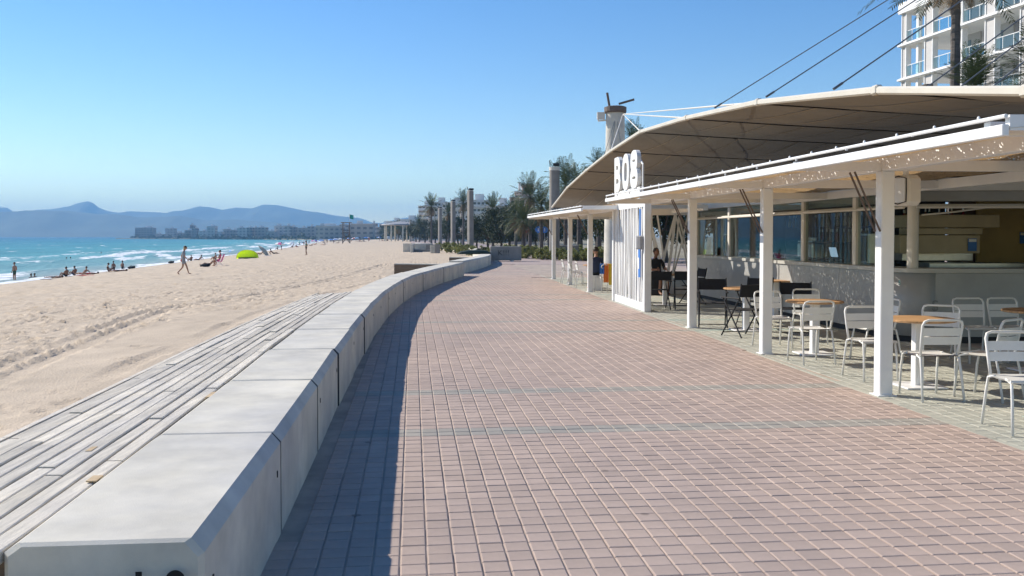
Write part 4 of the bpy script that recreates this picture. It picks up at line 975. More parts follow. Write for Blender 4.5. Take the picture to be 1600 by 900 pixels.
for nm, dx, w_, h_, lb in (('blue', -.1, .12, .3, 'blue towel hung over the chair by the slatted screen'), ('orange', .02, .15, .55, 'orange towel hung over the chair by the slatted screen'), ('ylw', .16, .12, .62, 'yellow towel hung over the chair by the slatted screen')):
    o = thing('towel', lb, 'towel', (2.72+dx, 27.1-.02, .45)); b = MB(); n_s = 6; V = []
    for i in range(n_s+1):
        x = -w_/2+w_*i/n_s; yv = -.03+.02*math.sin(i*1.9)
        for z in (.40, .2, .40-h_): V.append((x, yv-.05*(1 if z < .3 else 0), z)); V.append((x, yv+.012-.05*(1 if z < .3 else 0), z))
    b.add(V, [f for i in range(n_s) for f in ((i*6, i*6+6, i*6+8, i*6+2), (i*6+2, i*6+8, i*6+10, i*6+4), (i*6+1, i*6+3, i*6+9, i*6+7), (i*6+3, i*6+5, i*6+11, i*6+9), (i*6, i*6+1, i*6+7, i*6+6), (i*6+4, i*6+10, i*6+11, i*6+5))]+[(0, 2, 3, 1), (2, 4, 5, 3), (n_s*6, n_s*6+1, n_s*6+3, n_s*6+2), (n_s*6+2, n_s*6+3, n_s*6+5, n_s*6+4)])
    b.build('cloth', M[nm], o)
# ================================================================ PEOPLE
POSE = {}
POSE['stand'] = dict(pel=(0, 0, .94), che=(0, .0, 1.27), nec=(0, -.01, 1.46), hea=(0, .02, 1.61), sL=(-.18, 0, 1.39), eL=(-.24, -.03, 1.12), wL=(-.22, .08, .90), sR=(.18, 0, 1.39), eR=(.24, -.03, 1.12), wR=(.22, .08, .90), hL=(-.095, 0, .88), kL=(-.10, .03, .49), aL=(-.10, -.03, .09), tL=(-.11, .13, .035), hR=(.095, 0, .88), kR=(.10, .03, .49), aR=(.10, -.03, .09), tR=(.11, .13, .035))
POSE['walk'] = dict(POSE['stand'], che=(0, .03, 1.26), nec=(0, .05, 1.45), hea=(0, .11, 1.585), kL=(-.09, .16, .50), aL=(-.09, .27, .10), tL=(-.10, .42, .05), kR=(.09, -.03, .47), aR=(.09, -.33, .13), tR=(.10, -.22, .04), eL=(-.23, -.14, 1.13), wL=(-.21, -.12, .89), eR=(.23, .06, 1.12), wR=(.19, .22, .95))
POSE['akimbo'] = dict(POSE['stand'], eR=(.40, -.04, 1.17), wR=(.20, .05, 1.02), eL=(-.40, -.04, 1.17), wL=(-.2, .05, 1.02), kL=(-.09, .06, .49), aL=(-.08, .04, .09), tL=(-.09, .2, .035), kR=(.10, -.02, .49), aR=(.13, -.16, .09), tR=(.14, 0, .035))
POSE['sit'] = dict(pel=(0, 0, .13), che=(0, -.06, .45), nec=(0, -.03, .64), hea=(0, .04, .78), sL=(-.18, -.04, .57), eL=(-.24, .08, .34), wL=(-.14, .28, .36), sR=(.18, -.04, .57), eR=(.24, .08, .34), wR=(.14, .28, .36), hL=(-.09, .04, .12), kL=(-.13, .40, .40), aL=(-.12, .62, .07), tL=(-.12, .77, .04), hR=(.09, .04, .12), kR=(.13, .42, .36), aR=(.12, .70, .07), tR=(.12, .85, .04))
POSE['recline'] = dict(POSE['sit'], che=(0, -.25, .36), nec=(0, -.36, .52), hea=(0, -.36, .67), sL=(-.19, -.33, .46), eL=(-.26, -.5, .25), wL=(-.25, -.42, .05), sR=(.19, -.33, .46), eR=(.26, -.5, .25), wR=(.25, -.42, .05), kL=(-.1, .42, .22), aL=(-.1, .82, .07), kR=(.1, .45, .12), aR=(.1, .86, .07), tL=(-.1, .9, .16), tR=(.1, .92, .16))
POSE['lie'] = dict(pel=(0, 0, .12), che=(0, -.34, .13), nec=(0, -.53, .13), hea=(0, -.68, .15), sL=(-.18, -.46, .12), eL=(-.28, -.25, .07), wL=(-.25, -.0, .05), sR=(.18, -.46, .12), eR=(.28, -.25, .07), wR=(.25, -.0, .05), hL=(-.09, .05, .11), kL=(-.11, .45, .13), aL=(-.12, .86, .07), tL=(-.13, .92, .16), hR=(.09, .05, .11), kR=(.11, .45, .13), aR=(.12, .86, .07), tR=(.13, .92, .16))
POSE['chair'] = dict(pel=(0, 0, .52), che=(0, -.08, .86), nec=(0, -.07, 1.05), hea=(0, -.03, 1.2), sL=(-.18, -.07, .98), eL=(-.24, .03, .72), wL=(-.16, .24, .72), sR=(.18, -.07, .98), eR=(.24, .03, .72), wR=(.16, .24, .72), hL=(-.09, .05, .5), kL=(-.11, .42, .50), aL=(-.11, .40, .09), tL=(-.11, .56, .04), hR=(.09, .05, .5), kR=(.11, .42, .50), aR=(.11, .36, .09), tR=(.11, .52, .04))
RAD = dict(pel=.135, che=.135, nec=.052, sL=.062, sR=.062, eL=.042, eR=.042, wL=.027, wR=.027, hL=.085, hR=.085, kL=.056, kR=.056, aL=.036, aR=.036, tL=.03, tR=.03)
BODY = {}
def body_mesh(pose, female):
    key = (pose, female)
    if key in BODY: return BODY[key]
    J = {k: Vector(v) for k, v in POSE[pose].items()}; vs, es, rs = [], [], []; ix = {}
    def av(p, r): vs.append(tuple(p)); rs.append(r); return len(vs)-1
    for k in ('pel', 'che', 'nec', 'sL', 'eL', 'wL', 'sR', 'eR', 'wR', 'hL', 'kL', 'aL', 'tL', 'hR', 'kR', 'aR', 'tR'): ix[k] = av(J[k], RAD[k])
    wa = av((J['pel']*.5+J['che']*.5), .115 if female else .13)
    es += [(ix['pel'], wa), (wa, ix['che']), (ix['che'], ix['nec'])]
    hp = av(J['nec']*.35+J['hea']*.65, .05); es.append((ix['nec'], hp))
    for s in 'LR':
        es += [(ix['che'], ix['s'+s]), (ix['s'+s], ix['e'+s]), (ix['e'+s], ix['w'+s]), (ix['pel'], ix['h'+s]), (ix['h'+s], ix['k'+s]), (ix['k'+s], ix['a'+s]), (ix['a'+s], ix['t'+s])]
        calf = None
        d = (J['w'+s]-J['e'+s]).normalized(); sd = Vector((0, 0, 1)).cross(d)
        sd = (sd.normalized() if sd.length > .1 else Vector((1, 0, 0))); pa = av(J['w'+s]+d*.07, .032); es.append((ix['w'+s], pa))
    roots = [ix['pel']]
    for s in 'LR':                               # five separate fingers per hand
        d = (J['w'+s]-J['e'+s]).normalized(); up = Vector((0, 1, 0)) if abs(d.z) > .6 else Vector((0, 0, 1)); sd = d.cross(up).normalized(); nr = sd.cross(d)
        base = J['w'+s]+d*.07
        for f, (o_, L) in enumerate(((-.03, .062), (-.011, .075), (.010, .07), (.028, .055))):
            a = av(base+up*o_, .009); b_ = av(base+up*o_+d*L*.6, .0085); c_ = av(base+up*o_+d*L-sd*.012, .0075); es += [(a, b_), (b_, c_)]; roots.append(a)
        a = av(base-d*.03+up*.03, .011); b_ = av(base+d*.005+up*.062, .010); c_ = av(base+d*.035+up*.068, .0085); es += [(a, b_), (b_, c_)]; roots.append(a)
    me = bpy.data.meshes.new('tmp'); me.from_pydata(vs, es, [])
    t = bpy.data.objects.new('tmp', me); C.objects.link(t)
    mo_ = t.modifiers.new('s', 'SKIN'); mo_.use_smooth_shade = True
    for i, sv in enumerate(me.skin_vertices[0].data): sv.radius = (rs[i], rs[i]*(.8 if i in (ix['pel'], ix['che'], wa) else 1)); sv.use_root = i in roots
    su = t.modifiers.new('u', 'SUBSURF'); su.levels = su.render_levels = 1
    out = bpy.data.meshes.new_from_object(t.evaluated_get(bpy.context.evaluated_depsgraph_get())); bpy.data.objects.remove(t)
    # head with nose and ears joined on to the neck
    h = J['hea']; q = MB(); q.ell(h, (.077, .092, .115), 14, 10); q.ell(h+Vector((0, .092, -.01)), (.013, .02, .022), 6, 4)
    for sx in (-1, 1): q.ell(h+Vector((sx*.078, 0, -.005)), (.012, .02, .03), 6, 4); q.ell(h+Vector((sx*.03, .083, .012)), (.014, .01, .008), 6, 4)
    q.ell(h+Vector((0, .082, -.052)), (.024, .01, .008), 6, 4)
    hm = q.mesh('h', M['skin'], True); bm = bmesh.new(); bm.from_mesh(out); bm.from_mesh(hm)
    bm.to_mesh(out); bm.free()
    out.polygons.foreach_set('use_smooth', [True]*len(out.polygons))
    BODY[key] = (out, J); return BODY[key]
def person(label, pose, loc, face, skin='skin', suit='navy', top=None, hair='hair', long=False, scale=1., cat='person', shirt=None, group=None, cap=None):
    me, J = body_mesh(pose, top is not None); me = me.copy(); me.materials.clear()
    for m_ in (M[skin], M[suit], M[top or suit], M[shirt or suit]): me.materials.append(m_)
    idx = []
    thL = {s: (J['h'+s], J['k'+s]) for s in 'LR'}
    up = (J['che']-J['pel']).normalized()
    for pgn in me.polygons:
        c = pgn.center; k = 0
        if (c-J['pel']).length < .185 and (c-J['pel']).dot(up) < .10: k = 1
        for s in 'LR':
            a, b_ = thL[s]; d = b_-a; t = (c-a).dot(d)/d.length_squared
            if (top is None or shirt) and 0 <= t < .55 and (c-a-d*t).length < .13: k = 1
        if top and abs((c-J['che']).dot(up)+.01) < .06 and (c-J['che']).length < .2: k = 2
        if shirt and -.28 < (c-J['che']).dot(up) < .16 and min((c-J['che']).length, (c-J['pel']).length) < .27: k = 3
        idx.append(k)
    me.polygons.foreach_set('material_index', idx)
    o = thing('person', label, cat, tuple(loc), R(face), group); o.scale = (scale,)*3
    link('body', me, o)
    h = J['hea']; q = MB(); q.ell(h+Vector((0, -.018, .025)), (.088, .096, .108), 12, 8)
    q.v = [(x, y, max(z, h.z-.01+(.0 if y < h.y+.03 else .055))) if not long else (x, y if z > h.z-.02 or y < h.y else h.y-.03, z) for x, y, z in q.v]
    if long: q.ell(h+Vector((0, -.075, -.1)), (.06, .04, .13), 8, 6)
    q.build('hair', M[hair], o, smooth=True)
    if cap:
        q = MB(); q.ell(h+Vector((0, -.01, .05)), (.095, .105, .075), 12, 6); q.box(h+Vector((0, .13, .055)), (.13, .12, .012)); q.build('cap', M[cap], o, smooth=True)
    return o
S = on_sand
wsea = lambda px, d: Vector(((px-800)/FPX*d, d, SEA-.75))
w_ = person('woman in patterned swimsuit and dark cap walking left to right across the sand', 'walk', S(287, 429.5), -78, 'skin', 'grey', 'lblue', 'blond', True, 1.0, cap='black', shirt='grey')
b = MB(); b.ell((-.28, -.1, .84), (.05, .12, .1), 8, 6); o = b.build('hand_bag', M['red'], None, smooth=True); o.matrix_world = w_.matrix_world; o.location = w_.location; o.rotation_euler = w_.rotation_euler; tag(o, 'small red bag in the hand of the walking woman', 'bag')
person('man in dark green shorts standing at the waterline', 'stand', S(23, 441), 80, 'skin', 'green', None, 'hair')
person('slim woman in teal top and dark bikini bottom walking on the sand', 'akimbo', S(478.5, 399), 120, 'skin2', 'black', 'teal', 'hair', True)
person('bather standing in the shallow water, left of two', 'stand', wsea(177, 104), 60, 'skin2', 'black', None)
person('bather standing in the shallow water, right of two', 'stand', wsea(191, 106), -30, 'skin2', 'black', None)
for px, d, lb in ((48, 84, 'swimmer head and shoulders near the left edge of the water'), (53.5, 85, 'swimmer close beside the one near the left edge'), (104, 150, 'swimmer far out in the water, left one'), (110, 152, 'swimmer far out in the water, right one'), (158, 200, 'lone swimmer farthest out')):
    person(lb, 'stand', Vector(((px-800)/FPX*d, d, SEA-1.35)), 40, 'skin2', 'black')
for px, py, ps, fc, sk, su, tp, lb in (
    (86, 435, 'lie', 80, 'skin2', 'black', None, 'sunbather lying at the left end of the group by the water'),
    (104, 433, 'sit', 75, 'skin2', 'black', None, 'seated bather leaning forward, first of the group by the water'),
    (117, 431, 'sit', 70, 'skin2', 'navy', None, 'seated bather, second of the group by the water'),
    (130, 430, 'recline', 70, 'skin', 'red', None, 'reclining bather in red shorts by the water'),
    (141, 429.5, 'lie', 85, 'skin2', 'red', None, 'sunbather in red lying beside the group'),
    (169, 425.5, 'sit', -60, 'skin2', 'black', 'black', 'woman sitting with raised knees right of the group by the water'),
    (186, 425, 'lie', 85, 'skin2', 'black', 'black', 'sunbather stretched out at the right end of the group'),
    (299, 408, 'sit', 60, 'skin2', 'black', None, 'bather with raised knees behind the walking woman'),
    (311, 407, 'recline', 80, 'skin2', 'navy', None, 'bather reclining beyond the walking woman'),
    (328, 415, 'recline', 85, 'skin', 'black', 'grey', 'person reclining on the low lounger near the pink chair'),
    (343, 416, 'chair', 95, 'skin', 'pink', 'pink', 'person in a hat sitting in the pink beach chair'),
    (337, 406, 'sit', 75, 'skin', 'grey', None, 'bather sitting behind the pink beach chair'),
    (358, 397, 'sit', 20, 'skin2', 'black', None, 'bather sitting beside the blue tilted parasol'),
    (408, 398, 'recline', 85, 'skin2', 'black', None, 'bather reclining under the beige tilted parasol'),
    (427, 397, 'recline', -85, 'skin2', 'black', None, 'bather leaning back right of the beige parasol'),
    (434, 390, 'sit', 80, 'skin2', 'navy', None, 'bather sitting beyond the beige parasol'),
    (457, 387, 'sit', 60, 'skin2', 'black', None, 'bather in the cluster under the white parasols, left one'),
    (463, 386.5, 'sit', -40, 'skin2', 'red', None, 'bather in the cluster under the white parasols, right one'),
    (486, 384.5, 'recline', 70, 'skin2', 'black', None, 'bather reclining left of the blue parasols'),
    (505, 383, 'lie', 80, 'skin', 'orange', None, 'sunbather lying in front of the blue parasols'),
    (528, 380, 'recline', 80, 'skin2', 'black', None, 'bather lying left of the lifeguard tower'),
    (562, 378, 'lie', 85, 'skin2', 'black', None, 'sunbather lying right of the lifeguard tower'),
    (569, 378, 'lie', 80, 'skin2', 'black', None, 'sunbather lying farther right of the lifeguard tower')):
    person(lb, ps, S(px, py), fc, sk, su, tp, scale=1.0)
for px, py, lb in ((366, 396, 'man in pale shirt standing behind the lime tent'), (440, 391, 'person standing by the pink parasol'), (459, 385.5, 'person standing among the white parasols'), (511, 380.5, 'person standing right of the blue parasol'), (544, 379, 'person in red below the lifeguard tower'), (576, 376.5, 'distant walker on the sand'), (626, 375.5, 'dark distant walker near the far promenade')):
    person(lb, 'stand', S(px, py), random.uniform(0, 360), 'skin2', random.choice(['black', 'red', 'navy']), None, shirt=random.choice(['wht', 'grey', 'navy', 'red']))
person('dark clothed customer sitting in shade behind the slatted screen', 'chair', (4.06, 26.0, 0), 200, 'skin2', 'black', None, shirt='black')
bx = MB(); bx.box((0, 0, .225), (.42, .42, .45), bev=.01); tag(bx.build('stool', M['blackm'], loc=(4.06, 26.0, 0)), 'dark stool under the customer behind the slatted screen', 'stool')
person('customer with bare legs sitting under the far pergola', 'chair', (2.55, 28.35, 0), 10, 'skin', 'black', None, shirt='navy')
bx = MB(); bx.box((0, 0, .225), (.4, .4, .45), bev=.01); tag(bx.build('stool', M['whited'], loc=(2.55, 28.35, 0)), 'white stool under the bare legged customer', 'stool')
# beach things
def parasol(label, loc, col, tilt, az, r=1.0, h=1.9, col2=None, closed=False):
    o = thing('parasol', label, 'parasol', tuple(loc), R(az))
    Rm = Matrix.Rotation(R(tilt), 3, 'Y'); b = MB(); b.tube([(0, 0, 0), Rm@Vector((0, 0, h+.1))], .022, 6); b.build('pole', M['wht'], o)
    if closed:
        b = MB(); b.tube([Rm@Vector((0, 0, z)) for z in (.55, .7, 1.2, 1.7, 1.95)], [.03, .11, .10, .06, .02], 9); b.build('canopy', M[col], o, smooth=True); return o
    n_ = 8
    for s in range(n_):
        b = MB(); a0, a1 = 2*math.pi*s/n_, 2*math.pi*(s+1)/n_; V = [Rm@Vector((0, 0, h))]
        for rr_, zz in ((.5, -.10), (1., -.38)):
            for a_ in (a0, (a0+a1)/2, a1): V.append(Rm@Vector((r*rr_*math.cos(a_), r*rr_*math.sin(a_), h+zz*r-(.03 if a_ == (a0+a1)/2 else 0))))
        V += [v-Rm@Vector((0, 0, .008)) for v in V]
        F = [(0, 1, 2), (0, 2, 3), (1, 4, 5, 2), (2, 5, 6, 3)]; F += [tuple(i+7 for i in f)[::-1] for f in F]+[(4, 11, 12, 5), (5, 12, 13, 6)]
        b.add(V, F); b.build('canopy_panel', M[col if s % 2 == 0 or not col2 else col2], o)
    return o
parasol('closed dark blue parasol leaning in the sand left of the lime tent', S(336, 401), 'navy', -14, 0, closed=True)
parasol('bright blue parasol tipped on its side left of the lime tent', S(363, 398), 'blue', -62, 20, 1.0, 1.15, 'lblue')
parasol('big beige parasol tipped up as a windbreak right of the lime tent', S(404, 400), 'beige', 52, 10, 1.15, 1.3)
for px, py, c, c2, lb in ((437, 391, 'pink', 'wht', 'pink and white parasol beyond the beige windbreak'), (456, 386, 'wht', None, 'white parasol over the cluster of bathers, left one'), (470, 385, 'wht', 'teal', 'white and green parasol behind the slim walking woman'), (490, 383, 'pink', 'wht', 'faded pink parasol right of the slim walking woman'),
                          (502, 382.5, 'blue', 'lblue', 'blue parasol, leftmost of the blue row'), (517, 380.5, 'lblue', 'blue', 'pale blue parasol, second of the blue row'), (524, 380, 'blue', 'lblue', 'blue parasol, third of the blue row left of the tower'), (553, 378, 'red', 'wht', 'faded red parasol right of the lifeguard tower'), (575, 376, 'wht', None, 'distant white parasol right of the tower'), (592, 375.5, 'blue', 'wht', 'distant blue and white parasol'), (606, 375, 'wht', None, 'farthest white parasol near the promenade')):
    parasol(lb, S(px, py), c, random.uniform(-16, 10), random.uniform(0, 90), random.uniform(1.1, 1.35), 1.75, c2)
od2 = lambda k: str(k)+('th' if 10 < k % 100 < 14 else {1: 'st', 2: 'nd', 3: 'rd'}.get(k % 10, 'th'))
far_x = sorted(random.uniform(452, 618) for _ in range(26))
for i, px in enumerate(far_x):
    py = float(np.interp(px, [452, 520, 618], [384.5, 378.5, 374.6]))+random.uniform(-.6, 1.6)
    person('far bather, '+od2(i+1)+' from the left in the distant beach crowd', random.choice(['sit', 'lie', 'stand', 'recline', 'stand']), S(px, py), random.uniform(0, 360), 'skin2', random.choice(['black', 'red', 'navy', 'blue']), None, group='distant beach crowd')
for i, px in enumerate(sorted(random.uniform(476, 612) for _ in range(9))):
    py = float(np.interp(px, [452, 520, 618], [383.5, 377.8, 374.4]))+random.uniform(-.3, .6)
    parasol(random.choice(['blue', 'white', 'pale'])+' far parasol, '+od2(i+1)+' from the left in the distant beach crowd' if False else 'small far parasol, '+od2(i+1)+' from the left in the distant beach crowd', S(px, py), random.choice(['blue', 'lblue', 'wht']), random.uniform(-15, 15), random.uniform(0, 90), 1.25, 1.8)
o = thing('pop_up_tent', 'bright lime yellow pop-up beach tent', 'tent', tuple(S(387.5, 404)), R(5))
b = MB(); nA, nB = 14, 8; V = []
for i in range(nA+1):
    a = math.pi*i/nA
    for j in range(nB+1):
        t = j/nB; c_ = math.sin(math.pi*(.0+.5*t)); V.append((-1.28*math.cos(a)*(.35+.65*c_) if True else 0, 1.1*(1-t)-.35, 1.02*math.sin(a)**.8*c_))
b.add(V, [(i*(nB+1)+j, i*(nB+1)+j+1, (i+1)*(nB+1)+j+1, (i+1)*(nB+1)+j) for i in range(nA) for j in range(nB)]); b.build('shell', M['limet'], o, smooth=True)
b = MB(); V = []
for i in range(nA+1):
    a = math.pi*i/nA; V += [(-1.28*math.cos(a), -.35, 1.02*math.sin(a)**.8), (-1.22*math.cos(a), -.5, .17*math.sin(a)**.5 if 0 < i < nA else 0)]
b.add(V, [(2*i, 2*i+1, 2*i+3, 2*i+2) for i in range(nA)]); b.build('front_flap', M['limet'], o, smooth=True)
b = MB(); b.box((0, -.3, .09), (2.1, .3, .16), bev=.04); b.build('dark_opening', M['black'], o)  # solid black slab standing in for the shade inside the tent mouth
b = MB(); b.tube([(-1.28*math.cos(math.pi*i/14), -.36, 1.03*math.sin(math.pi*i/14)**.8) for i in range(15)], .018, 5); b.build('hoop', M['ylw'], o)
o = thing('beach_chair', 'pink folding beach chair on the sand', 'chair', tuple(S(343, 416)), R(95))
for nm, a_, b_, t_ in (('seat', (0, .25, .42), (0, -.1, .36), .5), ('backrest', (0, -.14, .38), (0, -.38, .98), .5)):
    b = MB(); b.bar(a_, b_, t_, .02); b.build(nm, M['pink'], o)
for sx in (-1, 1):
    b = MB(); b.tube([(sx*.26, .3, 0), (sx*.26, -.25, .55)], .014, 5); b.build('leg', M['wht'], o); b = MB(); b.tube([(sx*.26, -.35, 0), (sx*.26, .25, .5)], .014, 5); b.build('leg', M['wht'], o)
def loose(name, label, cat, px, py, fn, m_):
    b = MB(); fn(b); p = S(px, py); tag(b.build(name, M[m_], loc=tuple(p), smooth=True), label, cat)
def lump(b):
    b.ell((0, 0, .13), (.42, .24, .17), 10, 6); b.ell((.28, .05, .2), (.18, .16, .14), 8, 5); b.tube([(-.2, 0, .25), (0, 0, .36), (.2, 0, .27)], .02, 5)
loose('beach_bag', 'dark beach bag lying alone near the water left of the walking woman', 'bag', 267, 411.5, lump, 'black')
loose('beach_bag', 'dark bag at the right end of the group by the water', 'bag', 205, 420, lump, 'black')
loose('beach_bag', 'dark heap of bags under the low lounger', 'bag', 320, 417.5, lump, 'black')
for px, py, c, lb in ((86, 436.5, 'navy', 'dark towel under the leftmost lying sunbather'), (140, 430.5, 'red', 'red towel by the waterside group'), (186, 426, 'beige', 'pale towel under the stretched sunbather'), (420, 400, 'wht', 'white towel on the sand right of the beige parasol'), (457, 389, 'wht', 'white towel in front of the white parasols'), (5, 445, 'ylw', 'yellow mat at the left picture edge by the water')):
    p = S(px, py); b = MB(); n_ = 6; V = []
    for i in range(n_+1):
        for y in (-.42, .42): V.append((-.95+1.9*i/n_, y, .03+.012*math.sin(i*2.1+y)))
    V += [(x, y, z-.02) for x, y, z in V]; b.add(V, [(2*i, 2*i+2, 2*i+3, 2*i+1) for i in range(n_)]+[(14+2*i+1, 14+2*i+3, 14+2*i+2, 14+2*i) for i in range(n_)]+[(2*i+14, 2*i+16, 2*i+2, 2*i) for i in range(n_)])
    tag(b.build('beach_towel', M[c], loc=tuple(p), rz=R(8)), lb, 'towel')
# lifeguard tower
p = S(541, 380.5); sc_ = p.y/220; o = thing('lifeguard_tower', 'tall wooden lifeguard tower with green flag on the beach', 'tower', tuple(p), R(12)); o.scale = (sc_,)*3
for sx in (-1, 1):
    for sy in (-1, 1):
        b = MB(); b.bar((sx*.85, sy*.85, 0), (sx*.75, sy*.75, 4.9), .17, .17); b.build('leg', M['woodbrown'], o)
for z in (1.5, 2.6, 3.0):
    for sx in (-1, 1):
        b = MB(); b.bar((sx*.8, -.8, z), (sx*.8, .8, z), .08, .16); b.build('cross_beam', M['woodbrown'], o); b = MB(); b.bar((-.8, sx*.8, z), (.8, sx*.8, z), .08, .16); b.build('cross_beam', M['woodbrown'], o)
for sy in (-1, 1):
    b = MB(); b.bar((-.8, sy*.84, .2), (.8, sy*.84, 2.4), .07, .12); b.build('brace', M['woodbrown'], o); b = MB(); b.bar((.8, sy*.84, .2), (-.8, sy*.84, 2.4), .07, .12); b.build('brace', M['woodbrown'], o)
b = MB(); b.box((0, 0, 2.45), (1.9, 1.9, .1)); b.build('platform', M['woodbrown'], o)
b = MB(); b.box((0, 0, 4.95), (2.5, 2.3, .16)); b.build('roof', M['woodbrown'], o)
b = MB(); b.tube([(.8, 0, 5), (.8, 0, 7.0)], .04, 6); b.build('flag_pole', M['wht'], o)
b = MB(); V = []
for i in range(6):
    for z in (5.9, 6.9): V += [(.84+.18*i, .05*math.sin(i*1.4), z-.04*i), (.84+.18*i, .03+.05*math.sin(i*1.4), z-.04*i)]
b.add(V, [f for i in range(5) for f in ((i*4, i*4+4, i*4+6, i*4+2), (i*4+1, i*4+3, i*4+7, i*4+5))]+[(0, 2, 3, 1), (20, 21, 23, 22)]); b.build('flag', M['teal'], o)
# ================================================================ TREES AND PLANTS
def frond_pts(L, up, droop):
    return [Vector((L*t*math.cos(up)*(1-.12*t), 0, L*(t*math.sin(up)-droop*t*t))) for t in np.linspace(0, 1, 8)]
def crown_mesh(name, seed, nf, L, m, lo=-35, hi=80, droop=(.25, .6), leaf=.42):
    rr = random.Random(seed); V = []; F = []
    for k in range(nf):
        az = k*2.39996+rr.uniform(-.2, .2); el = R(lo+(hi-lo)*((k+.5)/nf)**.9+rr.uniform(-7, 7)); l = L*rr.uniform(.85, 1.1)
        P = frond_pts(l, el, rr.uniform(*droop)*max(.25, math.cos(el))); ca, sa = math.cos(az), math.sin(az)
        T = lambda p: (p.x*ca-p.y*sa, p.x*sa+p.y*ca, p.z)
        for i in range(7):                      # rachis
            b = len(V); a_, c_ = P[i], P[i+1]; w_ = .022*(1-i/8)
            V += [T(a_+Vector((0, -w_, 0))), T(a_+Vector((0, w_, 0))), T(c_+Vector((0, w_, 0))), T(c_+Vector((0, -w_, 0)))]; F.append((b, b+1, b+2, b+3))
        for i in range(26):
            t = .12+.88*i/26; q = t*7; i0 = min(int(q), 6); p = P[i0].lerp(P[i0+1], q-i0); tg = (P[i0+1]-P[i0]).normalized()
            ll = leaf*L/2.3*(math.sin(math.pi*min(1, t*.85+.12))**.6)
            for s in (-1, 1):
                d = (tg*.75+Vector((0, s*.85, rr.uniform(-.35, .15)))).normalized(); w_ = tg*.022*L/2.3
                e = p+d*ll*rr.uniform(.8, 1.1); e.z -= .08*ll; b = len(V); mid = p.lerp(e, .45)
                V += [T(p), T(mid+w_), T(e), T(mid-w_)]; F.append((b, b+1, b+2, b+3))
    return quads_mesh(name, np.array(V), np.array(F), m)
CR = [crown_mesh('crown', s, 46, 2.5, M['frond']) for s in (1, 2)]; CRT = crown_mesh('crown', 5, 60, 3.0, M['frond'], -20, 85, (.2, .45)); DRY = crown_mesh('dry_skirt', 9, 26, 1.6, M['fronddry'], -80, -35, (.0, .2))
def palm(label, base, hz, r=.19, k=1., cm=None, dry=True, lean=.0):
    o = thing('palm_tree', label, 'palm', tuple(base)); b = MB(); n_ = max(8, int(hz/.35)); pts = []; rs = []
    for i in range(n_+1):
        t = i/n_; pts.append((lean*t*t*hz, 0, hz*t)); rs.append(r*(1.25 if i == 0 else 1)*(1-.25*t)*(1.07 if i % 2 else .96))
    b.tube(pts, rs, 10); b.build('trunk', M['bark'], o)
    c_ = link('crown', cm or CR[random.randrange(2)], o, (lean*hz, 0, hz), random.uniform(0, 6)); c_.scale = (k,)*3
    if dry: d_ = link('dry_skirt', DRY, o, (lean*hz, 0, hz-.1), random.uniform(0, 6)); d_.scale = (k,)*3
    return o
def px_palm(label, px, cy, d, k=1., **kw):
    p = AT(px, cy, d); palm(label, (p.x, d, -.02), p.z, k=k, **kw)
for px, cy, d, k, lb in ((828, 306, 88, 1.1, 'date palm left of the round concrete column, tallest of that clump'), (806, 335, 96, 1., 'date palm whose crown tops the dark trees'), (846, 322, 80, .95, 'date palm close to the left side of the round column'), (884, 290, 74, 1.15, 'date palm right behind the round concrete column'),
                         (770, 326, 120, 1., 'palm rising behind the dark tamarisk trees'), (724, 316, 150, 1.05, 'palm crown between the two tallest square columns'), (674, 322, 185, 1.3, 'palm with dense round crown left of the third square column'), (701, 332, 175, 1., 'small palm beside the second square column'),
                         (990, 224, 62, .8, 'palm crown peeping over the fabric roof beside the mast'), (936, 262, 66, .7, 'palm crown just above the fabric roof edge left of the sign'), (905, 300, 70, 1.1, 'palm half hidden behind the low end of the fabric roof'), (858, 338, 95, .9, 'low palm behind the far terrace'), (818, 345, 78, .85, 'short palm with loose crown above the road signs'), (655, 350, 260, 1.3, 'distant palm beside the far pavilion'), (622, 356, 330, 1.4, 'farthest palm along the promenade'), (610, 358, 420, 1.6, 'farthest small palm at the end of the promenade')):
    px_palm(lb, px, cy, d, k)
palm('tall bare palm trunk in front of the white hotel', (14.25, 30, -.02), 10.6, .175, 1.1, CRT, True)
palm('shaggy date palm with green fronds above the roof at the right edge', (15.6, 27.5, -.02), 6.5, .26, .62, CRT)
palm('date palm with half dead fronds above the roof right of the bare trunk', (13.9, 28.0, -.02), 6.1, .24, .5, CRT)
palm('small withered palm left of the bare trunk above the roof', (12.7, 28.5, -.02), 6.3, .22, .7, DRY)
palm('date palm beyond the right edge behind the roof', (17.6, 29, -.02), 6.9, .26, .65, CRT)
def leaf_blob(name, seed, rx, ry, rz_, nc, nl, sz, m, zc):
    rr = np.random.RandomState(seed); V = []; cs = rr.normal(0, 1, (nc, 3)); cs /= np.linalg.norm(cs, axis=1)[:, None]; cs *= rr.uniform(.35, 1., (nc, 1))**.5
    cs = cs*np.array([rx, ry, rz_])+np.array([0, 0, zc]); cs[:, 2] = np.maximum(cs[:, 2], .15)
    rad = rr.uniform(.16, .34, nc)*min(rx, rz_)*1.1
    P = (cs[:, None, :]+rr.normal(0, .55, (nc, nl, 3))*rad[:, None, None]).reshape(-1, 3); P[:, 2] = np.maximum(P[:, 2], .05)
    n_ = len(P); u = rr.normal(0, 1, (n_, 3)); u /= np.linalg.norm(u, axis=1)[:, None]; v = np.cross(u, rr.normal(0, 1, (n_, 3))); v /= np.linalg.norm(v, axis=1)[:, None]
    s = sz*rr.uniform(.6, 1.3, (n_, 1)); V = np.stack([P-u*s, P-v*s*.4, P+u*s, P+v*s*.4], 1).reshape(-1, 3)
    return quads_mesh(name, V, np.arange(n_*4).reshape(-1, 4), m)
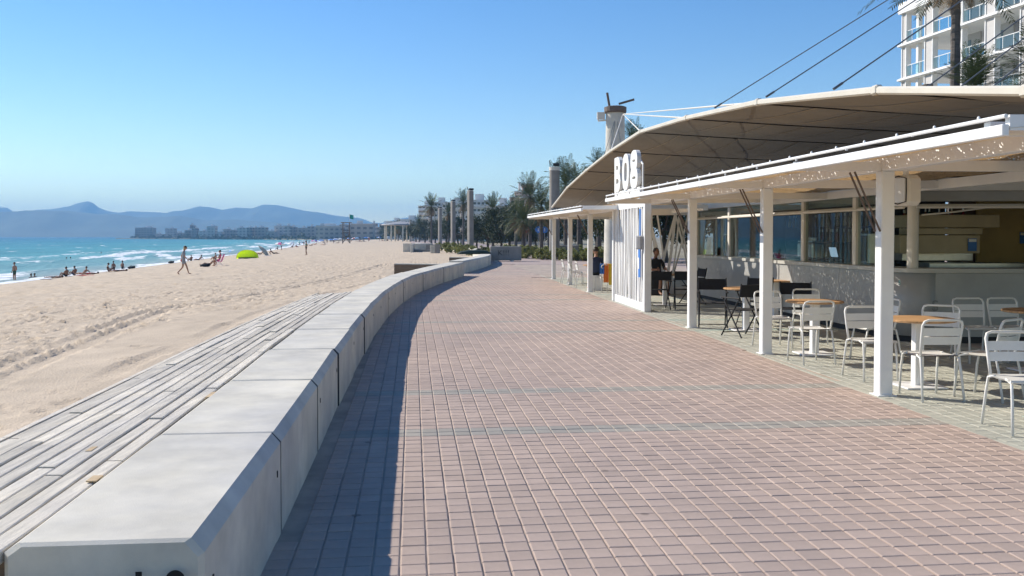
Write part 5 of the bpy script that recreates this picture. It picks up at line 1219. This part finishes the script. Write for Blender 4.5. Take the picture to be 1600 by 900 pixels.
TC = [leaf_blob('crown', 30+i, 2.6, 2.4, 1.9, 60, 110, .13, M['leafd'], 3.2) for i in range(3)]
def tree(label, px, d, k=1.):
    o = thing('tamarisk_tree', label, 'tree', ((px-800)/FPX*d, d, -.02), random.uniform(0, 6)); o.scale = (k,)*3
    b = MB(); b.tube([(0, 0, 0), (.1, 0, .9), (.05, .1, 1.9)], [.2, .15, .11], 8)
    for a in (0, 1.3, 2.6, 3.9, 5.1): b.tube([(.05, .1, 1.5), (.8*math.cos(a), .8*math.sin(a), 2.5), (1.5*math.cos(a), 1.5*math.sin(a), 3.5)], [.08, .06, .03], 6)
    b.build('trunk', M['trunk'], o); link('crown', TC[random.randrange(3)], o)
for px, d, k, lb in ((763, 106, 1.0, 'dark tamarisk tree right of the tallest square column'), (783, 102, 1.08, 'dark tamarisk tree above the graffitied block'), (797, 112, 1.2, 'taller dark tree behind the tamarisks'), (745, 128, .9, 'small dark tree behind the tallest square column'), (815, 118, 1.0, 'dark tree behind the road signs'), (838, 122, 1.1, 'dark tree in the shade left of the round column'), (862, 116, 1.05, 'dark tree behind the round column'), (885, 120, 1.1, 'dark tree seen through the far pergola posts'), (908, 112, 1.0, 'dark tree behind the far pergola, middle'), (932, 108, 1.0, 'dark tree behind the far pergola next to the screen'),
                     (716, 175, 1.0, 'far tree between the square columns'), (697, 200, 1.05, 'far tree left of the second square column'), (680, 215, 1.0, 'far tree below the round palm crown'), (664, 240, 1.1, 'far tree left of the third square column'), (650, 270, 1.1, 'far tree by the far pavilion'), (632, 340, 1.2, 'distant tree left of the far pavilion'), (618, 400, 1.3, 'distant tree at the end of the promenade'), (604, 480, 1.5, 'last distant tree before the hills'),
                     (985, 60, 1.0, 'tree behind the slatted screen'), (1040, 58, 1.1, 'tree showing through the open slat screen'), (1090, 62, 1.1, 'tree behind the left bar window')):
    tree(lb, px, d, k*(.86 if 740 < px < 940 else 1))
BU = [leaf_blob('foliage', 60+i, .95, .8, .42, 26, 60, .075, M['leafy'], .42) for i in range(3)]; BD = leaf_blob('foliage', 70, .8, .7, .42, 26, 70, .07, M['leafd'], .4)
bp_ = [(700, 122, 0), (712, 114, 0), (721, 110, 0), (729, 104, 0), (745, 96, 0), (757, 92, 1), (770, 92, 0), (783, 90, 0), (797, 90, 0), (810, 88, 0), (822, 87, 0), (834, 86, 0), (846, 84, 0), (857, 82, 0), (874, 80, 0), (888, 80, 0), (901, 78, 0), (914, 77, 0), (926, 76, 0), (939, 75, 0), (952, 74, 0), (690, 135, 0), (791, 96, 0), (828, 93, 0), (865, 90, 0), (900, 86, 0), (930, 84, 0)]
for i, (px, d, dk) in enumerate(bp_):
    d *= .80
    od = lambda k: str(k)+('th' if 10 < k % 100 < 14 else {1: 'st', 2: 'nd', 3: 'rd'}.get(k % 10, 'th'))
    nb = 'behind the '+('square columns' if px < 740 else 'graffitied block' if px < 822 else 'round column' if px < 880 else 'far pergola')
    o = thing('shrub', ('dark clipped' if dk else 'yellow green')+' shrub '+nb+', '+od(sorted(q[0] for q in bp_).index(px)+1)+' from the left in the hedge', 'shrub', ((px-800)/FPX*d, d, -.02), random.uniform(0, 6), 'low hedge shrubs'); k = random.uniform(.85, 1.2); o.scale = (k*1.25, k*1.1, k)
    b = MB(); b.tube([(0, 0, 0), (.05, 0, .5)], [.05, .02], 6); b.build('stem', M['trunk'], o); link('foliage', BD if dk else BU[i % 3], o)
# road signs
for px, d, c, lb in ((822, 84, 'red', 'round red and white no entry road sign on a post'), (841, 86, 'blue', 'round blue road sign, left of the two blue ones'), (851, 88, 'blue', 'round blue road sign, right of the two blue ones')):
    o = thing('road_sign', lb, 'road sign', ((px-800)/FPX*d, d, 0)); b = MB(); b.tube([(0, 0, 0), (0, 0, 2.5)], .035, 6); b.build('post', M['grey'], o)
    b = MB(); b.lathe([(.3, -.012), (.3, .012)], n=20); b.v = [(x, z-.05, y+2.25) for x, y, z in b.v]; b.f = [f[::-1] for f in b.f]; dk = b.build('disc', M[c], o)
    b = MB(); b.box((0, -.07, 2.25), (.38 if c == 'red' else .08, .01, .09 if c == 'red' else .3)); b.build('symbol', M['wht'], dk)
# ================================================================ BUILDINGS
M['wallw'] = mat('white_render', (.66, .65, .63), .8, .08, .4, rnd=.06); M['wallb'] = mat('beige_render', (.56, .46, .38), .8, .1, .4, rnd=.1); M['wallp'] = mat('pink_render', (.62, .45, .38), .8, .1, .4)
M['hwin'] = mat('pale_window', (.22, .30, .33), .15, .1, 2, spec=.6)
M['panel'] = mat('grey_ribbed_cladding', (.52, .50, .48), .7, .08, 2, .35, 30, stretch=(1, 1, 14))
def block(label, px0, px1, ytop, d, wall='wallw', floors=4, cols=5, dep=12, bal=True, rz=0, top=True, name='apartment_building'):
    x0, x1 = (px0-800)/FPX*d, (px1-800)/FPX*d; H_ = AT(px0, ytop, d).z; W_ = x1-x0
    o = thing(name, label, 'building', ((x0+x1)/2, d, -.05), rz)
    b = MB(); b.box((0, dep/2, H_/2), (W_, dep, H_)); wl_ = b.build('wall', M[wall], o)
    b = MB(); b.box((0, dep/2, H_+.12), (W_+.3, dep+.3, .24)); ro_ = b.build('roof', M['wallw'], o)
    if top: b = MB(); b.box((W_*.15, dep/2, H_+1.2), (W_*.3, dep*.5, 2.0)); b.build('stair_tower', M['wallw'], ro_)
    fh = H_/floors
    for f in range(floors):
        for c_ in range(cols):
            cx = -W_/2+W_*(c_+.5)/cols; b = MB(); b.box((cx, -.02, fh*(f+.5)), (W_/cols*.62, .12, fh*.5)); b.build('window', M['win'], wl_)
        if bal and f:
            b = MB(); b.box((0, -.5, fh*f+.06), (W_*.96, 1.0, .14)); so_ = b.build('balcony', M['wallw'], o); b = MB(); b.box((0, -.97, fh*f+.5), (W_*.96, .06, .75)); b.build('parapet', M['wallw'], so_)
    return o
block('beige apartment block with stacked balconies at the left end of the hotel row', 654, 671, 322, 340, 'wallb', 8, 3)
block('white apartment block standing behind the beige one', 668, 700, 316, 390, 'wallw', 7, 6)
block('white hotel with dark balconies behind the square columns', 691, 727, 318, 330, 'wallw', 6, 6)
block('white hotel behind the tallest square column', 720, 764, 313, 300, 'wallw', 6, 7)
block('low pale building behind the dark trees', 760, 800, 322, 230, 'wallw', 4, 6)
block('pinkish villa with rooftop room above the palms', 797, 836, 309, 190, 'wallp', 4, 5, top=False)
block('pink rooftop tower above the palms', 816, 833, 289, 198, 'wallp', 5, 2, bal=False, top=False)
block('peach rooftop room beside the pink tower', 805, 816, 300, 196, 'wallp', 4, 2, bal=False)
block('low white building left of the far pavilion', 604, 626, 346, 520, 'wallw', 3, 4)
block('long white far building with flat roof', 620, 655, 343, 470, 'wallw', 3, 6)
block('pale distant building at the end of the promenade', 593, 606, 350, 640, 'wallb', 3, 3)
o = thing('beach_pavilion', 'round far pavilion with dark canopy on slim columns', 'pavilion', ((628-800)/FPX*300, 300, 0))
b = MB(); b.lathe([(1., 6.4), (6.5, 5.5), (6.7, 5.2), (6.2, 5.1)], n=24); b.build('canopy', M['grey'], o)
for k in range(9):
    a = 2*math.pi*k/9; b = MB(); b.tube([(5.6*math.cos(a), 5.6*math.sin(a), 0), (5.6*math.cos(a), 5.6*math.sin(a), 5.2)], .22, 8); b.build('column', M['conc'], o)
# big hotel, upper right
ho = thing('hotel', 'white modern hotel with glass railed loggias behind the roof at upper right', 'hotel', (35.8, 85, 0), math.atan2(-1, .18)+R(0)); 
# local x runs along the facade towards the camera, local y to the right of it (inland is +y)
fz = [3.1*k for k in range(8)]; FH = 3.1; BW = 3.9; NBAY = 8; DEP = 12
def Hb(name, m_, c, d, par=None, bev=0): q = MB(); q.box(c, d, bev=bev); return q.build(name, M[m_], par or ho)
zt_ = 22.2
for k in range(1, 8):
    z = k*FH+.35
    Hb('floor_slab', 'white', (NBAY*BW/2, DEP/2-.2, z), (NBAY*BW+.5, DEP+.5, .28))
    Hb('slab_edge', 'white', (NBAY*BW/2, -.52, z+.0), (NBAY*BW+.7, .12, .16))
for i in range(NBAY+1):
    x = i*BW; wpan = .55 if i == 0 else 1.0
    Hb('wall_panel', 'panel', (x+wpan/2 if i == 0 else x, .0, zt_/2), (wpan, .5, zt_))
    for sx in (-1, 1):
        Hb('pilaster', 'white', ((x+wpan/2 if i == 0 else x)+sx*(wpan/2+.05), -.08, zt_/2), (.1, .5, zt_))
Hb('parapet', 'white', (NBAY*BW/2, DEP/2-.25, zt_+.1), (NBAY*BW+.6, DEP+.6, .95))
Hb('roof_rail', 'rail', (NBAY*BW/2+.5, .3, zt_+1.1), (NBAY*BW-1, .04, 1.1))
for i in range(NBAY):
    for k in range(3, 8):
        x0, x1 = i*BW+.6, (i+1)*BW-.6; z = (k-1)*FH+.5 if False else k*FH+.5-FH; xc = (x0+x1)/2
        if i == 0:
            Hb('column', 'white', (x0+1.35, .1, z+FH/2), (.32, .4, FH-.3))
            Hb('inner_column', 'panel', (x0+1.9, 3.2, z+FH/2), (.5, .3, FH-.3))
        else: Hb('recess_wall', 'panel', (xc, 2.2, z+FH/2), (x1-x0+.3, .15, FH)); w_ = Hb('window', 'hwin', (xc-.4, 2.1, z+1.25), (1.5, .08, 2.1)); Hb('window_frame', 'white', (xc-.4, 2.04, z+1.25), (.06, .06, 2.1), w_)
        r_ = Hb('balcony_glass', 'rail', (xc, -.2, z+.60), (x1-x0+.5, .03, .85)); Hb('hand_rail', 'white', (xc, -.2, z+1.06), (x1-x0+.5, .06, .05), r_)
        for s in (-.6, .6): Hb('rail_post', 'white', (xc+s, -.2, z+.6), (.04, .05, .9), r_)
for k in range(1, 8):
    Hb('rear_wall', 'panel', (BW*NBAY/2+BW*.55, DEP-.3, k*FH-FH/2+.4), (BW*(NBAY-1)+.6, .3, FH-.3)); 
# ================================================================ FAR CITY ACROSS THE BAY
bandm = mat('far_facade', (.43, .385, .34), .85, .25, .05, rnd=.4); nb_ = bandm.node_tree; bs = nb_.nodes['Principled BSDF']
src = bs.inputs['Base Color'].links[0].from_socket; tcb = nb_.nodes.new('ShaderNodeTexCoord'); br = nb_.nodes.new('ShaderNodeTexBrick'); br.offset = 0
br.inputs['Scale'].default_value = 1; br.inputs['Brick Width'].default_value = 4; br.inputs['Row Height'].default_value = 3.2; br.inputs['Mortar Size'].default_value = .9; br.inputs['Color1'].default_value = br.inputs['Color2'].default_value = (.3, .32, .35, 1); br.inputs['Mortar'].default_value = (1, 1, 1, 1)
mp = nb_.nodes.new('ShaderNodeMapping'); mp.inputs['Rotation'].default_value = (R(90), 0, 0); nb_.links.new(tcb.outputs['Object'], mp.inputs[0]); nb_.links.new(mp.outputs[0], br.inputs['Vector'])
mxb = nb_.nodes.new('ShaderNodeMix'); mxb.data_type = 'RGBA'; mxb.blend_type = 'MULTIPLY'; mxb.inputs[0].default_value = .8; nb_.links.new(src, mxb.inputs[6]); nb_.links.new(br.outputs[0], mxb.inputs[7]); nb_.links.new(mxb.outputs[2], bs.inputs['Base Color'])
M['band'] = bandm
def far_b(label, px0, px1, ytop, d, extra=0):
    x0, x1 = (px0-800)/FPX*d, (px1-800)/FPX*d; z1 = AT(px0, ytop, d).z; zb = SEA+1.0; W_ = x1-x0; dep = max(10, W_*.6)
    o = thing('far_building', label, 'building', ((x0+x1)/2, d, zb), 0, 'city across the bay')
    b = MB(); b.box((0, dep/2, (z1-zb)/2), (W_, dep, z1-zb)); b.build('wall', M['band'], o)
    b = MB(); b.box((random.uniform(-.2, .2)*W_, dep/2, z1-zb+1.2), (W_*random.uniform(.2, .4), dep*.4, 2.4)); b.build('roof_block', M['wallw'], o)
    b = MB(); b.box((0, dep/2, z1-zb+.2), (W_*1.02, dep*1.02, .5)); b.build('roof', M['wallb'], o)
far_b('large dark block hotel at the left end of the far city', 211.5, 238.5, 356, 1295)
rc = random.Random(5)
xs_ = 243.; k = 0
while xs_ < 590:
    w_ = rc.uniform(6, 17); d = float(np.interp(xs_, [240, 330, 420, 520, 590], [1232, 1092, 980, 805, 630]))+rc.uniform(0, 40)
    yt = float(np.interp(xs_, [240, 262, 300, 350, 400, 480, 530, 590], [361, 358, 356, 355, 354.5, 355, 352, 351]))+rc.uniform(-1.5, 7.5)
    far_b(('pale' if k % 3 else 'tall pale')+' far building across the bay, '+(lambda k: str(k)+('th' if 10 < k % 100 < 14 else {1: 'st', 2: 'nd', 3: 'rd'}.get(k % 10, 'th')))(k+2)+' from the city left end', xs_, xs_+w_, yt, d); xs_ += w_+rc.uniform(-1.5, 3); k += 1
far_b('slim tower block rising above the far city', 297, 302, 352, 1200); far_b('long dark hotel with white roof posts right of the lifeguard tower', 548, 583, 350.5, 600); far_b('wide white terraced hotel left of the lifeguard tower', 494, 535, 354, 720)
# a far tree belt along the city foot
tb = leaf_blob('far_trees', 90, 1, 1, 1, 10, 10, .1, M['leafd'], 0); rr = np.random.RandomState(3); n_ = 5200
pxs = rr.uniform(205, 640, n_); ds = np.interp(pxs, [200, 330, 420, 520, 590, 640], [1290, 1080, 968, 786, 612, 440])*rr.uniform(.985, 1.1, n_)
P = np.stack([(pxs-800)/FPX*ds, ds, SEA+1.2+np.abs(rr.normal(0, 2.3, n_))*np.clip(.5+.6*np.sin(pxs*.35)*np.sin(pxs*.11), .15, 1)], 1)
u = rr.normal(0, 1, (n_, 3)); v = rr.normal(0, 1, (n_, 3)); s = 1.0
V = np.stack([P-u*s, P-v*s*.6, P+u*s, P+v*s*.6], 1).reshape(-1, 3)
tag(link('far_trees', quads_mesh('far_trees', V, np.arange(n_*4).reshape(-1, 4), M['leafd'])), 'dark belt of far trees along the foot of the city', 'trees', kind='stuff')
